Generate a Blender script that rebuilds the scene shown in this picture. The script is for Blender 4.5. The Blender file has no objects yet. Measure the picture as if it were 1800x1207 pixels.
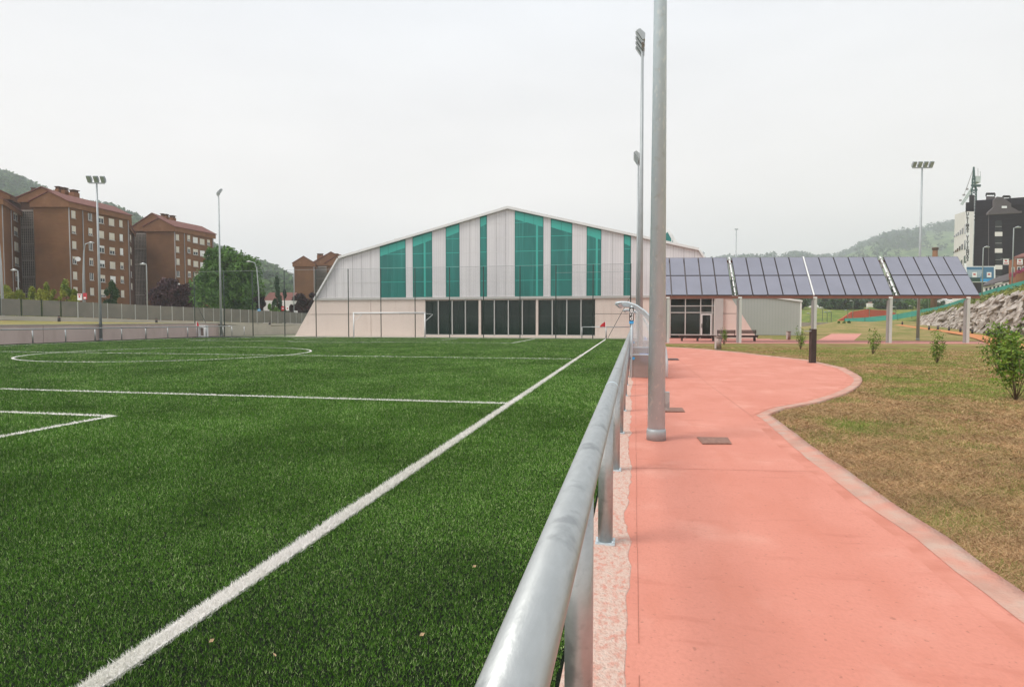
import bpy, bmesh, math, random
import numpy as np
from mathutils import Vector, Matrix
random.seed(7); rng = np.random.default_rng(11)
S = bpy.context.scene
R = math.radians
# ------------------------------------------------------------------ camera
F, CX, CY, HC = 1050.0, 900.0, 603.5, 1.77
YAW, PIT = math.atan(215/1050), math.atan(41.5/1050)
cam = bpy.data.objects.new('camera', bpy.data.cameras.new('camera'))
S.collection.objects.link(cam); S.camera = cam
cam.location = (0, 0, HC); cam.rotation_euler = (math.pi/2-PIT, 0, YAW)
cam.data.sensor_width = 36; cam.data.lens = 36*F/1800
cam.data.clip_start = .05; cam.data.clip_end = 6000
S.render.resolution_x, S.render.resolution_y = 1024, 686
# ------------------------------------------------------------------ world, sun, exposure
SUN_EL, SUN_AZ = R(50), R(-123)        # azimuth of the sun seen from +Y, clockwise positive
W = bpy.data.worlds.new('World'); S.world = W; W.use_nodes = True
nt = W.node_tree; nt.nodes.clear(); N = nt.nodes.new; L = nt.links.new
wo = N('ShaderNodeOutputWorld'); bg = N('ShaderNodeBackground'); bg.inputs[1].default_value = .12
sky = N('ShaderNodeTexSky'); sky.sky_type = 'NISHITA'; sky.sun_disc = False
sky.sun_elevation = SUN_EL; sky.sun_rotation = SUN_AZ; sky.dust_density = 4; sky.air_density = 1
tc = N('ShaderNodeTexCoord'); sep = N('ShaderNodeSeparateXYZ'); L(tc.outputs['Generated'], sep.inputs[0])
rmp = N('ShaderNodeValToRGB'); L(sep.outputs['Z'], rmp.inputs[0])
e = rmp.color_ramp.elements
e[0].position = 0.0; e[0].color = (.965, .89, .825, 1)
e[1].position = .55; e[1].color = (.72, .755, .80, 1)
m_ = e.new(.2); m_.color = (.945, .90, .855, 1)
mp = N('ShaderNodeMapping'); mp.inputs['Scale'].default_value = (1.2, 1.2, 4); L(tc.outputs['Generated'], mp.inputs[0])
nz = N('ShaderNodeTexNoise'); nz.inputs['Scale'].default_value = 1.6; nz.inputs['Detail'].default_value = 5; L(mp.outputs[0], nz.inputs[0])
mr = N('ShaderNodeMapRange'); mr.inputs['From Min'].default_value = .3; mr.inputs['From Max'].default_value = .7
mr.inputs['To Min'].default_value = 7.35; mr.inputs['To Max'].default_value = 8.35; L(nz.outputs[0], mr.inputs[0])
vm = N('ShaderNodeVectorMath'); vm.operation = 'SCALE'; L(rmp.outputs[0], vm.inputs[0]); L(mr.outputs[0], vm.inputs['Scale'])
mx = N('ShaderNodeMix'); mx.data_type = 'RGBA'; mx.inputs[0].default_value = .94
L(sky.outputs[0], mx.inputs[6]); L(vm.outputs[0], mx.inputs[7]); L(mx.outputs[2], bg.inputs[0]); L(bg.outputs[0], wo.inputs[0])
sl = bpy.data.lights.new('sun', 'SUN'); sl.energy = 1.9; sl.angle = R(22); sl.color = (1, .955, .89)
so = bpy.data.objects.new('sun', sl); S.collection.objects.link(so)
sd = Vector((math.sin(SUN_AZ)*math.cos(SUN_EL), math.cos(SUN_AZ)*math.cos(SUN_EL), math.sin(SUN_EL)))
so.rotation_euler = sd.to_track_quat('Z', 'Y').to_euler(); so.location = sd*50
S.view_settings.view_transform = 'Standard'; S.view_settings.look = 'None'
S.view_settings.exposure = .42; S.view_settings.gamma = 1
S.render.engine = 'CYCLES'
S.cycles.volume_bounces = 2; S.cycles.max_bounces = 8; S.cycles.transparent_max_bounces = 12
# ------------------------------------------------------------------ picture <-> place
RM = Matrix.Rotation(YAW, 3, 'Z') @ Matrix.Rotation(math.pi/2-PIT, 3, 'X'); RI = RM.transposed()
CO = Vector((0, 0, HC))
def ray(px, py): return RM @ Vector(((px-CX)/F, (CY-py)/F, -1))
def C(px, py, d): return CO + ray(px, py)*d                      # a point d metres along the view axis
def G(px, py, z=0.0):
    r = ray(px, py); return CO + r*((z-HC)/r.z)
def YP(px, py, Y):
    r = ray(px, py); return CO + r*(Y/r.y)
def zat(X, Y, py):                                               # height above (X, Y) seen at picture row py
    a = RI @ Vector((X, Y, -HC)); b = RI @ Vector((0, 0, 1)); k = (CY-py)/F
    return (-k*a.z - a.y)/(b.y + k*b.z)
def XY(px, d):                                                   # plan position of picture column px near the horizon
    p = C(px, 562, d); return (p.x, p.y)
def PV(A, B, px):                                                # where column px meets the vertical plane A-B
    r = ray(px, 562); dx, dy = B[0]-A[0], B[1]-A[1]
    t = (A[0]*dy-A[1]*dx)/(r.x*dy-r.y*dx); return (r.x*t, r.y*t)
# ------------------------------------------------------------------ materials
def sr(r, g, b):
    f = lambda c: (c/255/12.92 if c/255 <= .04045 else ((c/255+.055)/1.055)**2.4)
    return (f(r), f(g), f(b))
def mat(name, col, rough=.6, metal=0, var=.12, scale=3.0, bump=0, bscale=None, spec=.5, stretch=None, col2=None, attr=None, trans=0, alpha=1, detail=6, lo=.35, hi=.65):
    m = bpy.data.materials.new(name); m.use_nodes = True; t = m.node_tree; b = t.nodes['Principled BSDF']
    b.inputs['Roughness'].default_value = rough; b.inputs['Metallic'].default_value = metal
    b.inputs['Specular IOR Level'].default_value = spec; b.inputs['Alpha'].default_value = alpha
    b.inputs['Transmission Weight'].default_value = trans
    g = t.nodes.new('ShaderNodeNewGeometry'); src = g.outputs['Position']
    if stretch:
        q = t.nodes.new('ShaderNodeMapping'); q.inputs['Scale'].default_value = stretch
        t.links.new(src, q.inputs[0]); src = q.outputs[0]
    n = t.nodes.new('ShaderNodeTexNoise'); n.inputs['Scale'].default_value = scale; n.inputs['Detail'].default_value = detail
    t.links.new(src, n.inputs[0])
    r = t.nodes.new('ShaderNodeValToRGB'); t.links.new(n.outputs[0], r.inputs[0])
    c1 = col; c2 = col2 or tuple(min(1, c*(1+var)) for c in col)
    if not col2: c1 = tuple(c*(1-var) for c in col)
    r.color_ramp.elements[0].position = lo; r.color_ramp.elements[0].color = (*c1, 1)
    r.color_ramp.elements[1].position = hi; r.color_ramp.elements[1].color = (*c2, 1)
    out = r.outputs[0]
    if attr:
        a = t.nodes.new('ShaderNodeAttribute'); a.attribute_name = attr
        k = t.nodes.new('ShaderNodeMix'); k.data_type = 'RGBA'; k.blend_type = 'MULTIPLY'; k.inputs[0].default_value = 1
        t.links.new(a.outputs['Color'], k.inputs[6]); t.links.new(out, k.inputs[7]); out = k.outputs[2]
    t.links.new(out, b.inputs['Base Color'])
    if bump:
        n2 = t.nodes.new('ShaderNodeTexNoise'); n2.inputs['Scale'].default_value = bscale or scale*6; n2.inputs['Detail'].default_value = 5
        t.links.new(src, n2.inputs[0]); bp = t.nodes.new('ShaderNodeBump'); bp.inputs['Strength'].default_value = bump
        bp.inputs['Distance'].default_value = .02; t.links.new(n2.outputs[0], bp.inputs['Height']); t.links.new(bp.outputs[0], b.inputs['Normal'])
    return m
def nodes(m): return m.node_tree, m.node_tree.nodes['Principled BSDF']
def mix_in(m, fac_out, color, amount=1.0):                       # lay another colour over the base colour where fac is 1
    t, b = nodes(m); l = b.inputs['Base Color'].links[0]; src = l.from_socket
    k = t.nodes.new('ShaderNodeMix'); k.data_type = 'RGBA'
    if amount != 1:
        q = t.nodes.new('ShaderNodeMath'); q.operation = 'MULTIPLY'; q.inputs[1].default_value = amount
        t.links.new(fac_out, q.inputs[0]); fac_out = q.outputs[0]
    t.links.new(fac_out, k.inputs[0]); t.links.new(src, k.inputs[6]); k.inputs[7].default_value = (*color, 1)
    t.links.new(k.outputs[2], b.inputs['Base Color'])
def noise_mask(m, scale, lo, hi, stretch=None, detail=6):
    t, b = nodes(m); g = t.nodes.new('ShaderNodeNewGeometry'); s = g.outputs['Position']
    if stretch:
        q = t.nodes.new('ShaderNodeMapping'); q.inputs['Scale'].default_value = stretch; t.links.new(s, q.inputs[0]); s = q.outputs[0]
    n = t.nodes.new('ShaderNodeTexNoise'); n.inputs['Scale'].default_value = scale; n.inputs['Detail'].default_value = detail
    t.links.new(s, n.inputs[0]); r = t.nodes.new('ShaderNodeMapRange'); r.inputs['From Min'].default_value = lo; r.inputs['From Max'].default_value = hi
    t.links.new(n.outputs[0], r.inputs[0]); return r.outputs[0]
def wave_mask(m, axis, scale, lo, hi):                           # evenly spaced thin lines along one world axis
    t, b = nodes(m); g = t.nodes.new('ShaderNodeNewGeometry')
    s = t.nodes.new('ShaderNodeSeparateXYZ'); t.links.new(g.outputs['Position'], s.inputs[0])
    a = t.nodes.new('ShaderNodeMath'); a.operation = 'MULTIPLY'; a.inputs[1].default_value = 1/scale; t.links.new(s.outputs[axis], a.inputs[0])
    f = t.nodes.new('ShaderNodeMath'); f.operation = 'FRACT'; t.links.new(a.outputs[0], f.inputs[0])
    r = t.nodes.new('ShaderNodeMath'); r.operation = 'COMPARE'; r.inputs[1].default_value = lo; r.inputs[2].default_value = hi
    t.links.new(f.outputs[0], r.inputs[0]); return r.outputs[0]
M = {}
M['galv'] = mat('galvanised_steel', sr(200, 214, 220), .4, .12, .04, 9, .05, 60, stretch=(1, 1, .5), detail=8)
mix_in(M['galv'], noise_mask(M['galv'], 24, .58, .64, (1, 1, .4)), sr(226, 232, 232), .6)
mix_in(M['galv'], noise_mask(M['galv'], 7, .60, .72), sr(184, 192, 190), .5)
M['galv_rail'] = mat('galvanised_rail_steel', sr(178, 181, 180), .4, .62, .05, 30, .05, 120, stretch=(1, .35, 1), detail=8)
mix_in(M['galv_rail'], noise_mask(M['galv_rail'], 4.5, .61, .66, (1, .8, 1)), sr(110, 112, 114), .38)
mix_in(M['galv_rail'], noise_mask(M['galv_rail'], 22, .60, .72, (1, .3, 1)), sr(148, 152, 152), .5)
M['galv_far'] = mat('weathered_galvanised_steel', sr(168, 174, 176), .5, .3, .06, 2)
M['pink'] = mat('pink_concrete', sr(206, 132, 113), .8, 0, 0, .55, .25, 30, col2=sr(217, 147, 129), spec=.25, lo=.3, hi=.7)
mix_in(M['pink'], noise_mask(M['pink'], 2.2, .5, .72, (1, .35, 1)), sr(198, 122, 100), .5)
mix_in(M['pink'], noise_mask(M['pink'], 13, .56, .75), sr(194, 124, 104), .35)
mix_in(M['pink'], noise_mask(M['pink'], 26, .64, .70), sr(150, 100, 84), .5)
mix_in(M['pink'], noise_mask(M['pink'], 45, .45, .7, (1, .7, 1), 10), sr(198, 130, 112), .45)
mix_in(M['pink'], noise_mask(M['pink'], 6, .6, .68, (.25, 1, 1)), sr(190, 118, 100), .4)
mix_in(M['pink'], noise_mask(M['pink'], 1.1, .56, .8), sr(226, 172, 154), .5)
M['pinkedge'] = mat('worn_pink_kerb', sr(205, 148, 130), .85, 0, 0, 4, .6, 40, col2=sr(196, 166, 150), spec=.2)
mix_in(M['pinkedge'], noise_mask(M['pinkedge'], 1.4, .5, .7), sr(170, 120, 104), .6)
M['pinkfar'] = mat('far_pink_paving', sr(208, 140, 126), .85, 0, .06, .6, 0)
M['strip'] = mat('rough_concrete_strip', sr(206, 170, 154), .9, 0, 0, 40, .8, 60, col2=sr(220, 196, 182), spec=.2)
mix_in(M['strip'], noise_mask(M['strip'], 26, .50, .66, (1, .6, 1), 12), sr(208, 138, 120), .7)
mix_in(M['strip'], noise_mask(M['strip'], 40, .6, .7), sr(150, 128, 112), .5)
M['turf'] = mat('turf_ground', sr(14, 20, 11), .9, 0, 0, .8, .6, 90, col2=sr(22, 32, 15), spec=.2)
M['blade'] = mat('turf_blade', (1, 1, 1), .42, 0, 0, .35, attr='tint', spec=.25, col2=(.84, .86, .8))
M['line'] = mat('white_turf_line', sr(236, 232, 228), .8, 0, .05, 30)
M['soil'] = mat('dry_grass_soil', sr(122, 100, 66), .95, 0, 0, .7, .6, 50, col2=sr(146, 136, 82), spec=.1)
mix_in(M['soil'], noise_mask(M['soil'], 3, .5, .7), sr(150, 124, 84), .6)
mix_in(M['soil'], noise_mask(M['soil'], .35, .5, .62), sr(112, 132, 58), .55)
M['grassblade'] = mat('dry_grass_blade', (1, 1, 1), .7, 0, 0, .35, attr='tint', spec=.2, col2=(.86, .9, .84))
M['lawn'] = mat('rough_lawn', sr(118, 122, 64), .95, 0, 0, .22, .8, 8, col2=sr(166, 142, 98), spec=.1)
mix_in(M['lawn'], noise_mask(M['lawn'], 1.2, .5, .7, (1, .4, 1)), sr(98, 112, 50), .7)
mix_in(M['lawn'], noise_mask(M['lawn'], 4, .5, .66, (1, .3, 1)), sr(170, 148, 104), .5)
M['bankgrass'] = mat('bank_grass', sr(80, 108, 42), .95, 0, 0, .25, .8, 5, col2=sr(138, 140, 72), spec=.1)
M['plain'] = mat('plain_ground', sr(116, 120, 92), .95, 0, .15, .02)
M['orange'] = mat('orange_dirt', sr(206, 140, 96), .95, 0, .08, .6, .3, 9, spec=.1)
M['wallconc'] = mat('pink_grey_concrete', sr(206, 187, 179), .85, 0, .06, .5, .2, 20, stretch=(1, 1, .4), spec=.2)
mix_in(M['wallconc'], noise_mask(M['wallconc'], 1.5, .5, .75, (1, 1, .3)), sr(184, 164, 154), .5)
M['lowconc'] = mat('pale_grey_concrete', sr(190, 184, 172), .85, 0, .06, .8, 0)
M['hallconc'] = mat('rose_beige_concrete', sr(230, 214, 204), .85, 0, .025, .22, .15, 12, spec=.2)
mix_in(M['hallconc'], noise_mask(M['hallconc'], 2.5, .55, .8, (1, 1, .12)), sr(214, 192, 180), .5)
M['poly'] = mat('white_polycarbonate', sr(222, 219, 220), .32, 0, .025, .35, 0, spec=.5, stretch=(1, 1, .25))
mix_in(M['poly'], wave_mask(M['poly'], 0, .25, .5, .12), sr(196, 191, 192), .35)
mix_in(M['poly'], noise_mask(M['poly'], .35, .45, .7, (1.6, 1, .35)), sr(200, 198, 202), .45)
mix_in(M['poly'], noise_mask(M['poly'], 1.3, .52, .66, (2, 1, .08)), sr(234, 232, 232), .5)
M['polyjoint'] = mat('polycarbonate_joint', sr(170, 166, 166), .5, 0, .03, 1)
M['polyrail'] = mat('pale_rail', sr(222, 219, 218), .5, 0, .03, 1)
M['teal'] = mat('teal_polycarbonate', sr(30, 116, 108), .3, 0, 0, .3, col2=sr(42, 130, 122), stretch=(1, 1, .5))
mix_in(M['teal'], noise_mask(M['teal'], .5, .45, .7, (1.5, 1, .4)), sr(34, 92, 90), .55)
mix_in(M['teal'], noise_mask(M['teal'], 1.6, .54, .66, (2, 1, .08)), sr(64, 156, 146), .4)
M['teallight'] = mat('light_teal_and_sky_glow', sr(64, 178, 164), .3, 0, .04, .5)  # pale rails and columns, plus the sky glow painted under the roof edge
M['tealjoint'] = mat('teal_joint', sr(18, 112, 104), .4, 0, .04, .5)
M['whitemetal'] = mat('white_coated_metal', sr(226, 226, 224), .4, 0, .03, .4)
M['greymetal'] = mat('grey_coated_metal', sr(196, 194, 190), .45, .1, .04, .6)
M['roofwhite'] = mat('pale_roof_sheet', sr(206, 206, 204), .5, 0, .04, .3)
M['glass'] = mat('dark_glass', (.012, .016, .015), .08, 0, .3, .6, spec=.35)
M['tint'] = mat('tinted_window_glass', (.03, .045, .04), .06, 0, .2, .6, spec=.4, alpha=.72)
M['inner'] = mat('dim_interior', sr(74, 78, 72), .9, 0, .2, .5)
M['innerred'] = mat('interior_brick_red', sr(170, 92, 68), .9, 0, .2, .5)
M['brick'] = mat('brown_brick', sr(114, 84, 58), .9, 0, 0, .35, 0, col2=sr(130, 95, 66), spec=.15)
mix_in(M['brick'], noise_mask(M['brick'], 1.4, .5, .7, (.4, .4, 2.2)), sr(116, 78, 58), .6)
mix_in(M['brick'], noise_mask(M['brick'], 9, .5, .62, (1, 1, 4)), sr(104, 70, 52), .45)
M['brickdark'] = mat('dark_brown_brick', sr(92, 68, 54), .9, 0, .1, 1.2, spec=.15)
M['brickcap'] = mat('warm_brown_brick', sr(130, 94, 68), .9, 0, .09, .6, spec=.15)
mix_in(M['brickcap'], noise_mask(M['brickcap'], 1.2, .6, .72), sr(150, 118, 94), .4)
M['tile'] = mat('red_roof_tile', sr(122, 78, 68), .85, 0, .12, 2.0, .5, 9)
M['lattice'] = mat('grey_breeze_block', sr(156, 146, 136), .9, 0, .1, 1)
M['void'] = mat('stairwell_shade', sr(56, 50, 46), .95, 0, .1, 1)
M['winglass'] = mat('flat_window_glass', sr(60, 66, 70), .15, 0, .3, .8)
M['frame'] = mat('white_window_frame', sr(214, 214, 210), .5, 0, .03, 2)
M['shutter'] = mat('cream_roller_blind', sr(206, 200, 184), .7, 0, .06, .9)
M['shutter2'] = mat('white_roller_blind', sr(226, 226, 222), .7, 0, .04, .9)
M['lens'] = mat('floodlight_glass', sr(160, 172, 168), .25, .2, .1, 2)
M['pipe'] = mat('grey_downpipe', sr(150, 148, 146), .6, 0, .05, 1)
M['screen'] = mat('grey_perforated_screen', sr(120, 118, 112), .6, .1, .05, .5)
mix_in(M['screen'], noise_mask(M['screen'], .6, .45, .7), sr(136, 132, 124), .7)
M['post'] = mat('light_steel_post', sr(186, 188, 186), .5, .2, .04, 1)
M['greenpost'] = mat('dark_green_paint', sr(34, 52, 44), .5, 0, .1, 2)
M['net'] = mat('green_netting', sr(40, 74, 60), .8, 0, .1, 2)
M['goal'] = mat('white_goal_paint', sr(240, 240, 238), .4, 0, .02, 2)
M['red'] = mat('red_flag_cloth', sr(196, 40, 50), .8, 0, .1, 8)
M['panel'] = mat('solar_panel_glass', sr(134, 135, 147), .22, 0, .05, .6, spec=.6)
mix_in(M['panel'], wave_mask(M['panel'], 0, .12, .5, .1), sr(132, 130, 150), .25)
M['panelframe'] = mat('dark_panel_frame', sr(58, 52, 52), .5, .2, .1, 2)
M['rust'] = mat('brown_red_beam', sr(128, 84, 72), .7, 0, .1, 2)
M['colm'] = mat('pale_grey_steel', sr(198, 200, 194), .5, .1, .05, 1)
M['corten'] = mat('dark_brown_steel', sr(66, 54, 50), .6, .2, .12, 3)
M['wood'] = mat('dark_bench_wood', sr(76, 48, 42), .6, 0, .15, 4)
M['bin'] = mat('grey_brown_bin', sr(150, 132, 124), .5, .3, .1, 3)
M['binlight'] = mat('pale_bin_steel', sr(200, 194, 190), .4, .4, .05, 3)
M['black'] = mat('black_plastic', sr(36, 34, 34), .5, 0, .1, 2)
M['manhole'] = mat('manhole_iron', sr(148, 112, 98), .8, .1, .14, 20, .6, 80)
M['blue'] = mat('blue_seat_plastic', sr(120, 142, 206), .45, 0, .05, 4)
M['cyan'] = mat('cyan_sign_paint', sr(60, 160, 220), .5, 0, .03, 4)
M['white'] = mat('white_sign_paint', sr(238, 238, 236), .5, 0, .02, 4)
M['ink'] = mat('black_sign_paint', sr(24, 24, 26), .5, 0, .05, 4)
M['signred'] = mat('red_sign_paint', sr(190, 50, 60), .6, 0, .05, 4)
M['clear'] = mat('clear_shelter_sheet', sr(225, 228, 226), .15, 0, .02, 2, alpha=.16)
M['smoke'] = mat('smoky_shelter_sheet', sr(150, 138, 132), .35, 0, .04, 2, alpha=.72)
M['rock'] = mat('limestone_rock', sr(132, 121, 112), .9, 0, 0, 1.3, .9, 6, col2=sr(196, 187, 178), spec=.2)
mix_in(M['rock'], noise_mask(M['rock'], .8, .52, .66), sr(104, 82, 66), .65)
mix_in(M['rock'], noise_mask(M['rock'], 2.5, .6, .7), sr(172, 142, 114), .6)
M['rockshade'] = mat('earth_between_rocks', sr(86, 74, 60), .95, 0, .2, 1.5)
M['tealnet'] = mat('teal_mesh_fence', sr(62, 148, 132), .7, 0, .08, .7)
M['redearth'] = mat('red_retaining_wall', sr(186, 84, 62), .9, 0, .08, .3)
M['slate'] = mat('dark_slate_brick', sr(46, 43, 48), .7, 0, .08, 1.0, stretch=(.4, .4, 3), spec=.12)
mix_in(M['slate'], noise_mask(M['slate'], 2.0, .5, .65, (.3, .3, 3)), sr(58, 55, 62), .6)
M['cream'] = mat('cream_render', sr(228, 223, 217), .8, 0, .03, .4)
M['roofgrey'] = mat('grey_slate_roof', sr(92, 86, 86), .8, 0, .08, .8)
M['crane'] = mat('green_crane_paint', sr(44, 80, 72), .5, 0, .1, 1)
M['cranewhite'] = mat('pale_crane_paint', sr(190, 200, 194), .5, 0, .06, 1)
M['bill'] = mat('blue_billboard_print', sr(70, 118, 150), .5, 0, .1, .15)
M['billlight'] = mat('pale_billboard_print', sr(190, 206, 214), .5, 0, .06, .3)
M['brickorange'] = mat('orange_brick', sr(146, 98, 74), .9, 0, .08, 1.5)
M['flower'] = mat('pink_flowers', sr(176, 70, 110), .8, 0, .25, 5)
M['forest'] = mat('forest_leaves', sr(56, 84, 44), .9, 0, 0, .03, col2=sr(92, 118, 62), spec=.1, attr=None)
M['forestdark'] = mat('dark_forest_leaves', sr(44, 68, 44), .9, 0, 0, .03, col2=sr(70, 92, 54), spec=.1)
M['hillgrass'] = mat('hill_meadow', sr(76, 104, 54), .95, 0, 0, .012, col2=sr(134, 148, 88), spec=.1)
mix_in(M['hillgrass'], noise_mask(M['hillgrass'], .03, .47, .56), sr(60, 86, 46), .8)
M['bark'] = mat('bark', sr(96, 80, 64), .9, 0, .15, 6)
def leafmat(n, a, b, sc=.9):
    m = mat(n, sr(*a), .6, 0, 0, sc, col2=sr(*b), spec=.3); return m
M['leafgreen'] = leafmat('leaf_green', (58, 92, 34), (96, 134, 56), .5)
M['leafplum'] = leafmat('leaf_plum', (54, 34, 40), (84, 54, 56), .6)
M['leafyellow'] = leafmat('leaf_yellow_green', (96, 118, 40), (158, 160, 62), .6)
M['leafdark'] = leafmat('leaf_dark_green', (34, 62, 34), (60, 88, 44), .6)
M['leafshrub'] = leafmat('leaf_shrub', (52, 88, 26), (128, 152, 52), 5)
M['leafbright'] = leafmat('leaf_bright_green', (96, 136, 48), (134, 164, 70), .6)
# ------------------------------------------------------------------ mesh building
col = S.collection
def fast_mesh(name, V, loops, starts, totals):
    me = bpy.data.meshes.new(name); V = np.asarray(V, dtype=np.float32)
    me.vertices.add(len(V)); me.vertices.foreach_set('co', V.ravel())
    me.loops.add(len(loops)); me.loops.foreach_set('vertex_index', np.asarray(loops, dtype=np.int32))
    me.polygons.add(len(starts)); me.polygons.foreach_set('loop_start', np.asarray(starts, dtype=np.int32))
    me.update(calc_edges=True); me.validate(); return me
def link(name, me, m, parent=None, org=None):
    o = bpy.data.objects.new(name, me); col.objects.link(o)
    if m is not None and not me.materials: me.materials.append(m)
    if parent is not None: o.parent = parent
    elif org is not None: o.location = org
    return o
def org_of(o):
    while o.parent: o = o.parent
    return Vector(o.location)
class MB:
    def __init__(s): s.v = []; s.f = []; s.sm = []
    def add(s, vs, fs, smooth=False):
        k = len(s.v); s.v += [tuple(p) for p in vs]; s.f += [tuple(i+k for i in f) for f in fs]; s.sm += [smooth]*len(fs); return s
    def box(s, x0, x1, y0, y1, z0, z1):
        vs = [(x, y, z) for z in (z0, z1) for y in (y0, y1) for x in (x0, x1)]
        return s.add(vs, [(0, 2, 3, 1), (4, 5, 7, 6), (0, 1, 5, 4), (2, 6, 7, 3), (0, 4, 6, 2), (1, 3, 7, 5)])
    def obox(s, c, u, hu, hv, z0, z1):                            # oriented box: centre (x, y), unit dir u, half sizes
        ux, uy = u; vx, vy = -uy, ux; vs = []
        for z in (z0, z1):
            for a, b in ((-1, -1), (1, -1), (1, 1), (-1, 1)):
                vs.append((c[0]+ux*hu*a+vx*hv*b, c[1]+uy*hu*a+vy*hv*b, z))
        return s.add(vs, [(3, 2, 1, 0), (4, 5, 6, 7), (0, 1, 5, 4), (1, 2, 6, 5), (2, 3, 7, 6), (3, 0, 4, 7)])
    def prism(s, base, off):                                      # polygon (3D points) swept along a vector
        n = len(base); off = Vector(off); b = [Vector(p) for p in base]
        return s.add(b+[p+off for p in b], [tuple(range(n))[::-1], tuple(range(n, 2*n))]+[(i, (i+1) % n, n+(i+1) % n, n+i) for i in range(n)])
    def bar(s, a, b, w, h=None):                                  # square bar from a to b
        return s.tube([a, b], [w*.7071]*2, 4, smooth=False, twist=math.pi/4, hs=(h/w if h else 1))
    def tube(s, pts, rads, n=10, smooth=True, twist=0, hs=1, cap=True):
        pts = [Vector(p) for p in pts]; k = len(s.v); ring = []
        for i, p in enumerate(pts):
            d = (pts[min(i+1, len(pts)-1)]-pts[max(i-1, 0)]).normalized()
            up = Vector((0, 0, 1)) if abs(d.z) < .95 else Vector((0, 1, 0))
            a = d.cross(up).normalized(); b = a.cross(d).normalized()
            for j in range(n):
                t = 2*math.pi*j/n+twist; ring.append(p+(a*math.cos(t)+b*math.sin(t)*hs)*rads[i])
        fs = [(i*n+j, i*n+(j+1) % n, (i+1)*n+(j+1) % n, (i+1)*n+j) for i in range(len(pts)-1) for j in range(n)]
        s.add(ring, fs, smooth)
        if cap:
            m = (len(pts)-1)*n; s.f += [tuple(k+j for j in range(n))[::-1], tuple(k+m+j for j in range(n))]; s.sm += [False]*2
        return s
    def loft(s, rows, smooth=True):
        n = len(rows[0]); vs = [p for r in rows for p in r]
        return s.add(vs, [(i*n+j, i*n+j+1, (i+1)*n+j+1, (i+1)*n+j) for i in range(len(rows)-1) for j in range(n-1)], smooth)
    def build(s, name, m, parent=None, org=None):
        o = Vector(org) if org is not None else (org_of(parent) if parent else Vector((0, 0, 0)))
        me = bpy.data.meshes.new(name); me.from_pydata([(a-o.x, b-o.y, c-o.z) for a, b, c in s.v], [], s.f)
        me.polygons.foreach_set('use_smooth', s.sm); me.update()
        ob = link(name, me, m, parent, o); return ob
def tag(o, label=None, cat=None, group=None, kind=None):
    if label: o['label'] = label
    if cat: o['category'] = cat
    if group: o['group'] = group
    if kind: o['kind'] = kind
    return o
def thing(name, label, cat, loc=(0, 0, 0), group=None, rz=0):
    o = bpy.data.objects.new(name, None); col.objects.link(o); o.location = loc; o.rotation_euler = (0, 0, rz); o.empty_display_size = .3
    return tag(o, label, cat, group)
def kids(o): return [c for c in bpy.data.objects if c.parent == o]
def dup(src, loc, label, rz=None, sc=None, group=None):
    def cp(o, par):
        c = o.copy(); col.objects.link(c); c.parent = par
        for ch in kids(o): cp(ch, c)
        return c
    r = cp(src, None); r.location = loc; r['label'] = label
    if rz is not None: r.rotation_euler = (0, 0, rz)
    if sc: r.scale = (sc, sc, sc) if not isinstance(sc, tuple) else sc
    if group: r['group'] = group
    return r
def struct(mb, name, m): return tag(mb.build(name, m), kind='structure')
def text(body, size, m, name, parent, loc, rot, depth=.004, bold=0):
    cu = bpy.data.curves.new('t', 'FONT'); cu.body = body; cu.size = size; cu.extrude = depth; cu.offset = bold; cu.align_x = 'CENTER'; cu.align_y = 'CENTER'
    t = bpy.data.objects.new('t', cu); col.objects.link(t); dg = bpy.context.evaluated_depsgraph_get()
    me = bpy.data.meshes.new_from_object(t.evaluated_get(dg)); bpy.data.objects.remove(t)
    me.transform(Matrix.Translation(Vector(loc)-org_of(parent)) @ rot.to_4x4()); me.materials.clear()
    return link(name, me, m, parent)
def sheet(poly, z): 
    mb = MB(); mb.add([(p[0], p[1], z) for p in poly], [tuple(range(len(poly)))]); return mb
def pip(P, poly):
    x, y = P[:, 0], P[:, 1]; ins = np.zeros(len(P), bool); n = len(poly)
    for i in range(n):
        x0, y0 = poly[i][:2]; x1, y1 = poly[(i+1) % n][:2]
        if y0 == y1: continue
        c = ((y0 > y) != (y1 > y)) & (x < (x1-x0)*(y-y0)/(y1-y0)+x0); ins ^= c
    return ins
# ================================================================== THE GROUND
H = 2600
mb = MB(); gp = [-H, -1400, -700, -300, -120, -48]; 
struct(sheet([(-H, -300), (H, -300), (H, 3200), (-H, 3200)], -.06), 'ground', M['plain'])
# pitch
PX0, PX1, PY0, PY1 = -42.0, -2.545, -1.2, 54.6
struct(sheet([(-44.9, -12), (-.34, -12), (-.34, 57.0), (-44.9, 57.0)], 0.0), 'pitch_turf', M['turf'])
LW = .11
lines = MB()
def ln(x0, x1, y0, y1): lines.add([(x0, y0, .012), (x1, y0, .012), (x1, y1, .012), (x0, y1, .012)], [(0, 1, 2, 3)])
rects = [(PX1-LW/2, PX1+LW/2, -10, PY1), (PX0-LW/2, PX0+LW/2, -10, PY1), (PX0+LW/2, PX1-LW/2, PY1-LW/2, PY1+LW/2),
         (PX0+LW/2, PX1-LW/2, 26.8-LW/2, 26.8+LW/2), (PX0+LW/2, PX1-LW/2, 12.25-LW/2, 12.25+LW/2),
         (-37.2, -9.4, 9.12, 9.24), (-9.4, -9.28, -10, 9.24), (-37.2, -9.1, 44.4, 44.52), (-9.1, -8.98, 44.4, PY1-LW/2),
         (-37.3, -37.2, 44.4, PY1-LW/2), (-30.5, -16.3, 49.4, 49.5), (-16.4, -16.3, 49.5, PY1-LW/2), (-30.5, -30.4, 49.5, PY1-LW/2)]
for r in rects: ln(*r)
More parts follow.
